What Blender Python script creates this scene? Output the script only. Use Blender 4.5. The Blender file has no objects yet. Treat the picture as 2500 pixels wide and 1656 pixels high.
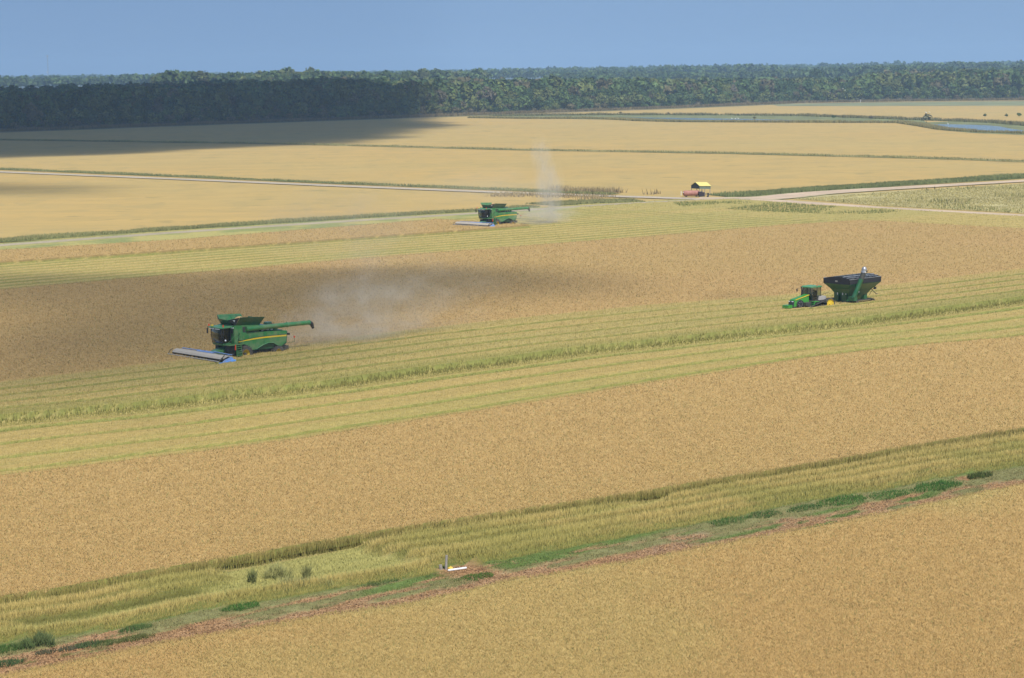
import bpy, bmesh, math, random
import numpy as np
from mathutils import Vector, Matrix
S = bpy.context.scene
C = S.collection
R = math.radians
random.seed(5); RNG = np.random.default_rng(11)

# ------------------------------------------------------------ camera
F, H = 5300.0, 34.0                      # focal length in photo pixels, height above the fields
ROLL = math.atan(36/2500); PITCH = math.atan(660/F)
f0 = Vector((0, math.cos(PITCH), -math.sin(PITCH))); u0 = Vector((0, math.sin(PITCH), math.cos(PITCH))); r0 = Vector((1, 0, 0))
cr = math.cos(ROLL)*r0 - math.sin(ROLL)*u0; cu = math.sin(ROLL)*r0 + math.cos(ROLL)*u0
cd = bpy.data.cameras.new("camera"); cam = bpy.data.objects.new("camera", cd); C.objects.link(cam)
cd.sensor_width = 36; cd.lens = F/2500*36; cd.clip_start = 1; cd.clip_end = 80000
M4 = Matrix((( cr.x, cu.x, -f0.x, 0), (cr.y, cu.y, -f0.y, 0), (cr.z, cu.z, -f0.z, H), (0, 0, 0, 1)))
cam.matrix_world = M4
S.camera = cam

# ------------------------------------------------------------ light
SUN_EL, SUN_AZ = 56.0, 158.0             # azimuth clockwise from the view direction
SUN_DIR = Vector((math.sin(R(SUN_AZ))*math.cos(R(SUN_EL)), math.cos(R(SUN_AZ))*math.cos(R(SUN_EL)), math.sin(R(SUN_EL))))
sl = bpy.data.lights.new("sun", 'SUN'); sl.energy = 4.3; sl.angle = R(0.53); sl.color = (1, 0.96, 0.89)
so = bpy.data.objects.new("sun", sl); C.objects.link(so)
so.rotation_euler = (-SUN_DIR).to_track_quat('-Z', 'Y').to_euler()
w = bpy.data.worlds.new("World"); S.world = w; w.use_nodes = True
nt = w.node_tree; N = nt.nodes; L = nt.links
bg = N['Background']; bg.inputs[1].default_value = 0.106
sky = N.new('ShaderNodeTexSky'); sky.sky_type = 'NISHITA'; sky.sun_disc = False
sky.sun_elevation = R(SUN_EL); sky.sun_rotation = R(SUN_AZ); sky.air_density = 1.0; sky.dust_density = 0.2; sky.ozone_density = 2.2
tc = N.new('ShaderNodeTexCoord'); sx = N.new('ShaderNodeSeparateXYZ'); cx = N.new('ShaderNodeCombineXYZ')
ab = N.new('ShaderNodeMath'); ab.operation = 'MULTIPLY_ADD'; ab.inputs[1].default_value = 0.45; ab.inputs[2].default_value = 0.27
L.new(tc.outputs['Generated'], sx.inputs[0]); L.new(sx.outputs[0], cx.inputs[0]); L.new(sx.outputs[1], cx.inputs[1])
L.new(sx.outputs[2], ab.inputs[0]); L.new(ab.outputs[0], cx.inputs[2]); L.new(cx.outputs[0], sky.inputs[0])
L.new(sky.outputs[0], bg.inputs[0])
vs = S.view_settings; vs.view_transform = 'Standard'; vs.look = 'None'; vs.exposure = 0.25; vs.gamma = 1
cy = S.cycles
cy.max_bounces = 6; cy.diffuse_bounces = 2; cy.glossy_bounces = 2; cy.transmission_bounces = 4; cy.volume_bounces = 1; cy.transparent_max_bounces = 24
cy.use_denoising = True
cy.volume_step_rate = 1.0; cy.volume_max_steps = 96
cy.sample_clamp_indirect = 4

# ------------------------------------------------------------ helpers
def gp(px, py, z=0.0):
    """where a sight line through photo pixel (px,py) meets height z"""
    d = f0 + cr*((px-1250)/F) - cu*((py-828)/F)
    k = (z-H)/d.z
    return Vector((d.x*k, d.y*k, z))
def gpa(pts, z=0.0): return np.array([gp(x, y, z)[:] for x, y in pts])
TH = R(48); dd = np.array([math.sin(TH), math.cos(TH)]); nn = np.array([-math.cos(TH), math.sin(TH)])
def st(xy): xy = np.asarray(xy); return xy[..., 0]*dd[0]+xy[..., 1]*dd[1], xy[..., 0]*nn[0]+xy[..., 1]*nn[1]

def noise2(x, y, seed=0):
    xi = np.floor(x).astype(np.int64); yi = np.floor(y).astype(np.int64); fx = x-xi; fy = y-yi
    fx = fx*fx*(3-2*fx); fy = fy*fy*(3-2*fy)
    def h(a, b):
        v = (a*374761393 + b*668265263 + seed*974634777) & 0x7fffffff
        v = ((v ^ (v >> 13))*1274126177) & 0x7fffffff
        return ((v ^ (v >> 16)) & 0xffff)/65535.0
    return (h(xi, yi)*(1-fx)+h(xi+1, yi)*fx)*(1-fy) + (h(xi, yi+1)*(1-fx)+h(xi+1, yi+1)*fx)*fy
def fbm(x, y, seed=0, o=3):
    v = 0; a = .5; t = 0
    for k in range(o):
        v = v+a*noise2(x*2**k, y*2**k, seed+k*17); t += a; a *= .5
    return v/t

def tag(o, label=None, cat=None, group=None, kind=None):
    if label: o['label'] = label
    if cat: o['category'] = cat
    if group: o['group'] = group
    if kind: o['kind'] = kind
    return o
def empty(name, loc=(0, 0, 0), rz=0.0):
    o = bpy.data.objects.new(name, None); C.objects.link(o); o.location = loc; o.rotation_euler = (0, 0, rz); o.empty_display_size = .5
    return o
def copy_tree(o, parent=None):
    c = o.copy(); C.objects.link(c)
    if parent is not None: c.parent = parent
    for ch in list(o.children): copy_tree(ch, c)
    return c

def mat(name, col, rough=.6, metal=0.0, var=.12, scale=2.0, dust=0.0, coat=0.0):
    m = bpy.data.materials.new(name); m.use_nodes = True; n = m.node_tree.nodes; l = m.node_tree.links
    b = n['Principled BSDF']; b.inputs['Roughness'].default_value = rough; b.inputs['Metallic'].default_value = metal
    if coat: b.inputs['Coat Weight'].default_value = coat
    t = n.new('ShaderNodeTexCoord'); ns = n.new('ShaderNodeTexNoise'); ns.inputs['Scale'].default_value = scale; ns.inputs['Detail'].default_value = 5
    l.new(t.outputs['Object'], ns.inputs['Vector'])
    cr_ = n.new('ShaderNodeValToRGB'); e = cr_.color_ramp.elements
    e[0].position = .3; e[1].position = .7
    e[0].color = tuple(c*(1-var) for c in col)+(1,); e[1].color = tuple(min(1, c*(1+var)) for c in col)+(1,)
    l.new(ns.outputs[0], cr_.inputs[0]); out = cr_.outputs[0]
    if dust:
        ns2 = n.new('ShaderNodeTexNoise'); ns2.inputs['Scale'].default_value = 1.3; ns2.inputs['Detail'].default_value = 6
        l.new(t.outputs['Object'], ns2.inputs['Vector'])
        mr = n.new('ShaderNodeMapRange'); mr.inputs[1].default_value = .35; mr.inputs[2].default_value = .75; mr.inputs[4].default_value = dust
        l.new(ns2.outputs[0], mr.inputs[0])
        mx = n.new('ShaderNodeMix'); mx.data_type = 'RGBA'; mx.inputs['B'].default_value = (.33, .27, .18, 1)
        l.new(mr.outputs[0], mx.inputs['Factor']); l.new(out, mx.inputs['A']); out = mx.outputs['Result']
    l.new(out, b.inputs['Base Color'])
    return m
def attr_mat(name, rough=.9, trans=0.0, fine=0.0, fscale=3.0, objcol=False, bump=0.0, upn=0.0):
    """colour comes from the mesh's own colour attribute, broken up by noise"""
    m = bpy.data.materials.new(name); m.use_nodes = True; n = m.node_tree.nodes; l = m.node_tree.links
    b = n['Principled BSDF']; b.inputs['Roughness'].default_value = rough; b.inputs['Specular IOR Level'].default_value = .15
    a = n.new('ShaderNodeAttribute'); a.attribute_name = 'col'; out = a.outputs['Color']
    if objcol:
        oi = n.new('ShaderNodeObjectInfo'); mx = n.new('ShaderNodeMix'); mx.data_type = 'RGBA'; mx.blend_type = 'MULTIPLY'; mx.inputs['Factor'].default_value = 1
        l.new(out, mx.inputs['A']); l.new(oi.outputs['Color'], mx.inputs['B']); out = mx.outputs['Result']
    if fine:
        g = n.new('ShaderNodeNewGeometry')
        ns = n.new('ShaderNodeTexNoise'); ns.inputs['Scale'].default_value = fscale; ns.inputs['Detail'].default_value = 4; ns.inputs['Roughness'].default_value = .7
        l.new(g.outputs['Position'], ns.inputs['Vector'])
        mr = n.new('ShaderNodeMapRange'); mr.inputs[1].default_value = .3; mr.inputs[2].default_value = .7
        mr.inputs[3].default_value = 1-fine; mr.inputs[4].default_value = 1+fine; l.new(ns.outputs[0], mr.inputs[0])
        vm = n.new('ShaderNodeVectorMath'); vm.operation = 'SCALE'; l.new(out, vm.inputs[0]); l.new(mr.outputs[0], vm.inputs['Scale']); out = vm.outputs[0]
        if bump:
            bp = n.new('ShaderNodeBump'); bp.inputs['Strength'].default_value = bump; bp.inputs['Distance'].default_value = .3
            l.new(ns.outputs[0], bp.inputs['Height']); l.new(bp.outputs[0], b.inputs['Normal'])
    if upn:
        g2 = n.new('ShaderNodeNewGeometry'); v1 = n.new('ShaderNodeVectorMath'); v1.operation = 'ADD'; v1.inputs[1].default_value = (0, 0, upn)
        v2 = n.new('ShaderNodeVectorMath'); v2.operation = 'NORMALIZE'; l.new(g2.outputs['Normal'], v1.inputs[0]); l.new(v1.outputs[0], v2.inputs[0]); l.new(v2.outputs[0], b.inputs['Normal'])
    l.new(out, b.inputs['Base Color'])
    if trans:
        tr = n.new('ShaderNodeBsdfTranslucent'); ms = n.new('ShaderNodeMixShader'); ms.inputs[0].default_value = trans
        l.new(out, tr.inputs['Color']); l.new(b.outputs[0], ms.inputs[1]); l.new(tr.outputs[0], ms.inputs[2])
        l.new(ms.outputs[0], n['Material Output'].inputs['Surface'])
    return m

def np_mesh(name, verts, faces, k, cols=None, material=None, parent=None, smooth=False):
    """verts (n,3), faces (m,k), optional point colours (n,3)"""
    me = bpy.data.meshes.new(name); nv, nf = len(verts), len(faces)
    me.vertices.add(nv); me.vertices.foreach_set('co', np.ascontiguousarray(verts, np.float32).ravel())
    me.loops.add(nf*k); me.loops.foreach_set('vertex_index', np.ascontiguousarray(faces, np.int32).ravel())
    me.polygons.add(nf); me.polygons.foreach_set('loop_start', np.arange(0, nf*k, k, dtype=np.int32))
    me.update(calc_edges=True)
    if cols is not None:
        ca = me.color_attributes.new('col', 'FLOAT_COLOR', 'POINT')
        ca.data.foreach_set('color', np.concatenate([cols, np.ones((nv, 1))], 1).astype(np.float32).ravel())
    if smooth: me.polygons.foreach_set('use_smooth', np.ones(nf, bool))
    if material: me.materials.append(material)
    o = bpy.data.objects.new(name, me); C.objects.link(o)
    if parent is not None: o.parent = parent
    return o

class MB:
    def __init__(s): s.v = []; s.f = []
    def add(s, vs_, fs): b = len(s.v); s.v += [tuple(v) for v in vs_]; s.f += [tuple(i+b for i in f) for f in fs]; return s
    def box(s, x0, x1, y0, y1, z0, z1, rot=None, c=None):
        vs_ = [Vector((x, y, z)) for z in (z0, z1) for y in (y0, y1) for x in (x0, x1)]
        if rot is not None:
            cc = Vector(c) if c else Vector(((x0+x1)/2, (y0+y1)/2, (z0+z1)/2)); vs_ = [rot @ (v-cc)+cc for v in vs_]
        return s.add(vs_, [(0, 2, 3, 1), (4, 5, 7, 6), (0, 1, 5, 4), (2, 6, 7, 3), (0, 4, 6, 2), (1, 3, 7, 5)])
    def hexa(s, bot, top):
        return s.add(list(bot)+list(top), [(3, 2, 1, 0), (4, 5, 6, 7)]+[(i, (i+1) % 4, 4+(i+1) % 4, 4+i) for i in range(4)])
    def prism(s, prof, y0, y1):
        n = len(prof); return s.add([(x, y0, z) for x, z in prof]+[(x, y1, z) for x, z in prof],
            [tuple(range(n)), tuple(range(2*n-1, n-1, -1))]+[(i, i+n, (i+1) % n+n, (i+1) % n) for i in range(n)])
    def tube(s, p0, p1, r0_, r1_=None, n=12, caps=True):
        r1_ = r0_ if r1_ is None else r1_
        p0, p1 = Vector(p0), Vector(p1); q = (p1-p0).to_track_quat('Z', 'Y'); vs_ = []
        for p, r in ((p0, r0_), (p1, r1_)):
            vs_ += [p+q @ Vector((r*math.cos(2*math.pi*i/n), r*math.sin(2*math.pi*i/n), 0)) for i in range(n)]
        fs = [(i, (i+1) % n, n+(i+1) % n, n+i) for i in range(n)]
        if caps: fs += [tuple(range(n-1, -1, -1)), tuple(range(n, 2*n))]
        return s.add(vs_, fs)
    def path(s, pts, r, n=8):
        for a, b in zip(pts[:-1], pts[1:]): s.tube(a, b, r, r, n)
        return s
    def ball(s, c, r, sz=1.0, nu=10, nv=7):
        vs_ = []; fs = []
        for j in range(nv+1):
            ph = math.pi*j/nv
            for i in range(nu): vs_.append((c[0]+r*math.sin(ph)*math.cos(2*math.pi*i/nu), c[1]+r*math.sin(ph)*math.sin(2*math.pi*i/nu), c[2]+r*sz*math.cos(ph)))
        for j in range(nv):
            for i in range(nu): fs.append((j*nu+i, (j+1)*nu+i, (j+1)*nu+(i+1) % nu, j*nu+(i+1) % nu))
        return s.add(vs_, fs)
    def lathe_y(s, cx_, cz_, prof, n=28):
        """prof: list of (radius, y)"""
        vs_ = []; k = len(prof); fs = []
        for i in range(n):
            a = 2*math.pi*i/n
            for r, y in prof: vs_.append((cx_+r*math.cos(a), y, cz_+r*math.sin(a)))
        for i in range(n):
            for j in range(k-1): fs.append((i*k+j, i*k+j+1, ((i+1) % n)*k+j+1, ((i+1) % n)*k+j))
        return s.add(vs_, fs)
    def slab(s, quad, t):
        """a thin plate: quad of four points given thickness t along its normal"""
        q = [Vector(p) for p in quad]; nrm = (q[1]-q[0]).cross(q[3]-q[0]).normalized()*t
        return s.hexa(q, [p+nrm for p in q])
    def build(s, name, m, parent=None, bevel=0.0, smooth=False):
        me = bpy.data.meshes.new(name); me.from_pydata(s.v, [], s.f); me.materials.append(m)
        bm = bmesh.new(); bm.from_mesh(me); bmesh.ops.recalc_face_normals(bm, faces=bm.faces)
        if bevel: bmesh.ops.bevel(bm, geom=[e for e in bm.edges if len(e.link_faces) == 2 and e.calc_face_angle(0) > .6], offset=bevel, segments=2, affect='EDGES', clamp_overlap=True)
        bm.to_mesh(me); bm.free()
        if smooth:
            for p in me.polygons: p.use_smooth = True
            try: me.set_sharp_from_angle(angle=R(40))
            except Exception: pass
        o = bpy.data.objects.new(name, me); C.objects.link(o)
        if parent is not None: o.parent = parent
        return o

# ------------------------------------------------------------ field layout
def line(pts, z=0.0):
    p = gpa(pts, z); s_, t_ = st(p[:, :2]); o = np.argsort(s_); s_, t_ = s_[o], t_[o]
    k0 = (t_[1]-t_[0])/max(1e-3, s_[1]-s_[0]); k1 = (t_[-1]-t_[-2])/max(1e-3, s_[-1]-s_[-2])
    k0 = np.clip(k0, -.12, .12); k1 = np.clip(k1, -.12, .12)
    def fn(q):
        v = np.interp(q, s_, t_); v = np.where(q < s_[0], t_[0]+k0*(q-s_[0]), v); return np.where(q > s_[-1], t_[-1]+k1*(q-s_[-1]), v)
    return fn
E0 = line([(0,1642),(101,1622),(203,1601),(304,1581),(405,1561),(541,1539),(676,1516),(816,1492),(994,1468),(1112,1442),(1250,1409),(1400,1385),(1550,1360),(1700,1333),(1801,1313),(1970,1284),(2139,1250),(2308,1216),(2500,1176)], .85)
E1 = line([(0,1574),(118,1564),(304,1537),(473,1497),(676,1466),(800,1446),(940,1424),(1082,1404),(1171,1386),(1300,1358),(1500,1322),(1700,1284),(1936,1236),(2139,1203),(2342,1162),(2500,1142)])
E2 = line([(0,1490),(169,1465),(338,1430),(574,1390),(800,1348),(950,1322),(1056,1305),(1300,1268),(1584,1225),(1800,1187),(2007,1153),(2300,1100),(2500,1068)])
E3 = line([(0,1156),(300,1122),(739,1067),(1000,1025),(1246,987),(1600,930),(2007,866),(2250,838),(2500,818)], .95)
E4 = line([(0,1030),(300,1003),(528,975),(800,945),(993,916),(1200,890),(1373,866),(1600,842),(1795,820),(2100,788),(2500,735)])
E5 = line([(0,952),(591,878),(950,828),(1246,794),(1584,759),(1900,735),(2200,706),(2500,668)])
E6 = line([(0,705),(422,668),(845,632),(1250,601),(1567,577),(1884,550),(2095,536)], .95)
E7 = line([(0,651),(422,622),(845,592),(1180,568),(1300,558)])
E7b = line([(0,621),(422,596),(792,566),(1104,541),(1300,524)])
E8 = line([(0,600),(422,569),(845,541),(1162,522),(1308,512),(1514,498),(1672,490),(1790,486)])
s6, t6 = st(gpa([(2095,536),(2253,543),(2500,557),(2750,572)], .95)[:, :2]); o6 = np.argsort(t6); s6, t6 = s6[o6], t6[o6]
s8, t8 = st(gpa([(1831,487),(1989,498),(2148,508),(2500,527),(2750,540)])[:, :2]); o8 = np.argsort(t8); s8, t8 = s8[o8], t8[o8]
S6 = lambda t: np.interp(t, t6, s6)
S8 = lambda t: np.interp(t, t8, s8)
SPOT = st(gpa([(1128, 1394)])[:, :2])[0][0]           # bare patch round the old post
SC2 = st(gpa([(1262, 556)])[:, :2])[0][0]          # how far along its row the far combine has got

TAN = np.array([.455, .305, .118]); TANB = np.array([.450, .305, .120]); STRAW = np.array([.43, .325, .118]); SGREEN = np.array([.185, .185, .048])
VIVID = np.array([.175, .23, .055]); DIRT = np.array([.40, .255, .140]); RED = np.array([.36, .185, .088]); GREYD = np.array([.36, .29, .215])
WEED = np.array([.11, .155, .042]); TEAL = np.array([.23, .215, .09]); LIME = np.array([.38, .335, .12]); FARTAN = np.array([.48, .330, .120])

def smooth01(a, b, x): x = np.clip((x-a)/(b-a+1e-9), 0, 1); return x*x*(3-2*x)
TRK_C = ((.16, .5), (.35, .6), (.575, .7), (.80, 1.2)); TRK_D = ((.20, .6), (.40, .65), (.60, .6), (.80, .6))
TRK_A = ((.17, .6), (.41, .8), (.64, .8), (.85, .55))
def zone(s_, t_):
    """canopy height, top colour, stem colour, zone id for ground points in row coordinates"""
    n = s_.shape; h = np.zeros(n); top = np.tile(TAN, n+(1,)); stem = np.tile(SGREEN, n+(1,)); zid = np.zeros(n, int)
    x = s_*dd[0]+t_*nn[0]; y = s_*dd[1]+t_*nn[1]
    e0, e1, e2, e3, e4, e5, e6, e7, e7b, e8 = (E(s_) for E in (E0, E1, E2, E3, E4, E5, E6, E7, E7b, E8))
    bump = np.exp(-((s_-SPOT)/2.3)**2); e1 = e1+1.5*bump
    j = (fbm(x*.35, y*.35, 3)-.5)*1.4; n1 = fbm(x*.03, y*.03, 5, 4); n2 = fbm(x*.15, y*.15, 9, 3); n3 = fbm(x*1.1, y*1.1, 13, 2)
    nrow = fbm(s_*.03, t_*.5, 21, 3)
    def put(m, hh, tc_, sc_, z_):
        m = m & (zid == 0)
        h[m] = (hh[m] if isinstance(hh, np.ndarray) else hh); zid[m] = z_
        top[m] = tc_[m] if tc_.ndim > 1 else tc_; stem[m] = sc_[m] if sc_.ndim > 1 else sc_
    def mix(a, b, k): return a*(1-k[..., None])+b*k[..., None]
    # right-hand headland beyond the standing crop, along the lane
    g6 = S6(t_)-s_; g8 = S8(t_)-s_
    # 1 foreground crop
    put(t_ < e0+j*.35, .85+.1*(n2-.5), mix(TAN, np.array([.44, .335, .125]), smooth01(.5, .7, n1)*.6+smooth01(-2.5, 0, t_-e0)*.4), TAN*.6, 1)
    # 2 bare dirt and weeds
    f = np.clip((t_-e0)/(e1-e0+1e-6), 0, 1)
    dirtc = mix(mix(np.broadcast_to(DIRT, n+(3,)), RED, smooth01(.42, .62, fbm(s_*.05, t_*.4, 31))*.8), GREYD, smooth01(.5, .65, fbm(s_*.03, t_*.2, 37)))
    dirtc = dirtc*(.50+.7*fbm(s_*.8, t_*2.2, 43, 3)[..., None])
    wf = smooth01(.58, .74, f+(fbm(s_*.22, t_*.9, 41, 4)-.5)*1.5+.15*smooth01(85, 110, s_)-.02); wf = wf*(1-.95*smooth01(.25, .7, bump))
    put(t_ < e1+j*.5, .02+.16*wf*n3, mix(dirtc, mix(np.broadcast_to(TEAL, n+(3,)), WEED*1.2, smooth01(.52, .6, fbm(s_*.04, t_*.3, 47))), wf), WEED, 2)
    nsw = fbm(s_*.012, t_*1.1, 63, 4)
    def rows(a, b, tr, base_h, topc, dip, st_, cm=.75):
        f = (t_-a)/(b-a+1e-6); hh = np.full(n, base_h); g = np.zeros(n)
        for q, wdt in tr:
            dist = np.abs(t_-(a+(b-a)*q)-.7*(fbm(s_*.05, s_*0+q*9, 51)-.5)-.35*(fbm(s_*.5, s_*0+q*9, 52)-.5))
            g = np.maximum(g, 1-smooth01(wdt*.45, wdt*1.0, dist))
        g = g*(.35+.95*fbm(s_*.10, t_*.6, 53)); g = np.clip(g, 0, 1)
        return hh-dip*g+.07*(n3-.5), mix(topc, np.broadcast_to(st_, n+(3,)), g*cm), g
    # 3 stubble strip by the dirt
    straw_a = mix(np.broadcast_to(STRAW*1.02, n+(3,)), SGREEN*1.35, smooth01(.4, .75, n2)*.5)
    hh, tc_, g = rows(e1, e2, TRK_A, .78, straw_a, .38, SGREEN*.62, 1.0)
    f = (t_-e1)/(e2-e1+1e-6)
    lod = smooth01(.5, .62, fbm(s_*.08, t_*.25, 61)+.42*np.exp(-((s_-89)/10)**2)-.16)*smooth01(.12, .3, f)
    hh = hh*(1-.75*lod); tc_ = mix(tc_, np.broadcast_to(np.array([.40, .37, .135]), n+(3,)), lod*.85)
    gap = smooth01(-1.1, -.6, t_-e2)*smooth01(.3, .55, fbm(s_*.08, s_*0, 57)); hh = hh*(1-.7*gap); tc_ = mix(tc_, np.broadcast_to(np.array([.33, .24, .11]), n+(3,)), gap*.6)
    edge = 1-smooth01(0, .9, t_-e1-j*.5); hh = hh*(1-.6*edge); tc_ = mix(tc_, np.broadcast_to(SGREEN*1.1, n+(3,)), edge*.55)
    put(t_ < e2+j*.2, hh, tc_, SGREEN*1.1, 3)
    # 4 middle standing crop
    put(t_ < e3+j*.4, 1.0+.1*(n2-.5), mix(np.broadcast_to(TANB, n+(3,)), np.array([.43, .30, .115]), smooth01(.45, .75, n1)*.7), SGREEN*1.15, 4)
    # 5, 6 wide stubble
    straw_c = mix(np.broadcast_to(STRAW*np.array([.93, .90, .88]), n+(3,)), np.array([.35, .30, .095]), smooth01(.4, .7, nrow)*.5+smooth01(.5, .7, n1)*.2)
    hh, tc_, g = rows(e3, e4, TRK_C, .42, straw_c, .36, VIVID)
    gap = smooth01(-5.0, -2.5, t_-e4)*smooth01(.25, .5, n1+.1); tc_ = mix(tc_, np.broadcast_to(LIME*1.1, n+(3,)), gap*.5); hh = hh*(1-.6*gap)
    tc_ = tc_*(.86+.28*nsw[..., None]); put(t_ < e4+j*.25, hh, tc_, SGREEN*1.3, 5)
    hh, tc_, g = rows(e4, e5, TRK_D, .98, mix(straw_c, np.broadcast_to(np.array([.38, .29, .12]), n+(3,)), nrow*.4), .36, SGREEN)
    wall = 1-smooth01(.6, 5.5, t_-e4+3*(n1-.5)); hh = hh-.10*wall; tc_ = mix(tc_, np.broadcast_to(SGREEN*1.15, n+(3,)), wall*.6)
    tc_ = tc_*(.86+.28*nsw[..., None]); put(t_ < e5+j*.3, hh, tc_, SGREEN*1.1, 6)
    # 7 far standing crop
    put((t_ < e6+j*.5) & (g6 > 0), 1.0+.08*(n2-.5), mix(np.broadcast_to(TANB*.92, n+(3,)), np.array([.43, .28, .115]), smooth01(.4, .7, n1)*.5), TAN*.7, 7)
    # 8 headland stubble: rows along the lane on the right, along the crop on the left
    inr = (g6 <= 0)
    a8 = np.where(inr, -g6, t_-e6); lines8 = .5+.5*np.cos(a8*2*math.pi/4.6+1.2*(n2-.5)); g = smooth01(.72, .95, lines8)*(.5+.7*noise2(s_*.1, t_*.1, 71))
    g = np.clip(g, 0, 1); big = smooth01(.45, .65, fbm(s_*.02, t_*.12, 73))
    tc_ = mix(mix(np.broadcast_to(STRAW, n+(3,)), np.array([.36, .305, .105]), big*.7), SGREEN*1.5, g*.5)
    hh = .5-.2*g
    ncut = (s_ > SC2)
    m8 = ((t_ < e7+j*.3) | (ncut & (t_ < e7b+1.5)) | inr) & (t_ < e8+4) & (g8 > 0)
    put(m8, hh, tc_, SGREEN*1.2, 8)
    # 9 strip of crop the far combine is cutting
    put((t_ < e7b+j*.6) & (g8 > 0), 1.0+.1*(n2-.5), np.broadcast_to(TANB*.93, n+(3,)).copy(), TAN*.6, 9)
    # 10 rough grass to the lane
    put((t_ < e8+6) & (g8 > -3), .22+.2*(n2-.5), mix(np.broadcast_to(LIME*1.05, n+(3,)), np.array([.21, .245, .09]), smooth01(.4, .7, n2)*.8), LIME*.8, 10)
    near_lane = smooth01(3.2, 2.0, np.minimum(np.abs(t_-e8), np.abs(g8)*np.where(t_ > t8.min()-50, 1, 99)))
    h *= 1-smooth01(4.5, 2.5, np.where(zid >= 8, np.minimum(e8-t_, g8), 99))
    return h, top, stem, zid

# grid of the near fields, in row coordinates
ss = np.arange(10, 470, 1.5); tt = np.concatenate([np.arange(20, 240, .22), np.arange(240, 440, .5)])
SG, TG = np.meshgrid(ss, tt, indexing='ij'); hgt, topc, stemc, zid = zone(SG, TG)
X = SG*dd[0]+TG*nn[0]; Y = SG*dd[1]+TG*nn[1]
gy, gx = np.gradient(hgt); steep = np.clip(np.abs(gx)/.12, 0, 1)[..., None]
cols = topc*(1-steep)+stemc*.9*steep; cols = np.where((zid == 3)[..., None], cols*.72, cols)
under = np.where(np.isin(zid, (1, 4, 7, 9)), .12, np.where(np.isin(zid, (3, 5, 6, 8)), .16, 0.0))
V = np.stack([X, Y, np.maximum(hgt-under, 0)], -1).reshape(-1, 3)
ni, nj = SG.shape; idx = np.arange(ni*nj).reshape(ni, nj)
fa = np.stack([idx[:-1, :-1], idx[1:, :-1], idx[1:, 1:], idx[:-1, 1:]], -1)
keep = (zid[:-1, :-1] > 0)
M_field = attr_mat('field_soil_and_canopy', .95, fine=.22, fscale=1.6, bump=.5)
fo = np_mesh('field', V, fa[keep], 4, cols.reshape(-1, 3), M_field)
tag(fo, kind='structure')

# ------------------------------------------------------------ wide ground
def ground_mat():
    m = bpy.data.materials.new('far_fields'); m.use_nodes = True; n = m.node_tree.nodes; l = m.node_tree.links
    b = n['Principled BSDF']; b.inputs['Roughness'].default_value = .95; b.inputs['Specular IOR Level'].default_value = .1
    g = n.new('ShaderNodeNewGeometry')
    def nz(scale, sc, det=4, rot=0.0):
        mp = n.new('ShaderNodeMapping'); mp.inputs['Scale'].default_value = sc; mp.inputs['Rotation'].default_value = (0, 0, rot)
        t = n.new('ShaderNodeTexNoise'); t.inputs['Scale'].default_value = scale; t.inputs['Detail'].default_value = det; t.inputs['Roughness'].default_value = .6
        l.new(g.outputs['Position'], mp.inputs[0]); l.new(mp.outputs[0], t.inputs['Vector']); return t.outputs[0]
    def ramp(src, p0, p1, v0, v1):
        mr = n.new('ShaderNodeMapRange'); mr.inputs[1].default_value = p0; mr.inputs[2].default_value = p1; mr.inputs[3].default_value = v0; mr.inputs[4].default_value = v1
        l.new(src, mr.inputs[0]); return mr.outputs[0]
    def mixc(f, a, bcol):
        mx = n.new('ShaderNodeMix'); mx.data_type = 'RGBA'; l.new(f, mx.inputs['Factor'])
        if isinstance(a, tuple): mx.inputs['A'].default_value = a
        else: l.new(a, mx.inputs['A'])
        mx.inputs['B'].default_value = bcol; return mx.outputs['Result']
    c = mixc(ramp(nz(.006, (1, 1, 1), 3), .4, .65, 0, .8), tuple(FARTAN)+(1,), (.44, .33, .130, 1))
    c = mixc(ramp(nz(.05, (.25, 1.6, 1), 5, -.12), .42, .68, 0, .65), c, (.39, .285, .112, 1))
    c = mixc(ramp(nz(.35, (.22, 1.3, 1), 4, .1), .52, .72, 0, .7), c, (.30, .245, .105, 1))
    c = mixc(ramp(nz(.11, (.8, .35, 1), 4, .2), .5, .66, 0, .75), c, (.385, .29, .118, 1))
    c = mixc(ramp(nz(.16, (.5, .5, 1), 2, -.3), .63, .70, 0, .45), c, (.24, .21, .09, 1))
    l.new(c, b.inputs['Base Color'])
    return m
M_ground = ground_mat()
B = 24000
g_ = MB().add([(-B, -600, -.12), (B, -600, -.12), (B, 2*B, -.12), (-B, 2*B, -.12)], [(0, 1, 2, 3)]).build('ground', M_ground); tag(g_, kind='structure')

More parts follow.
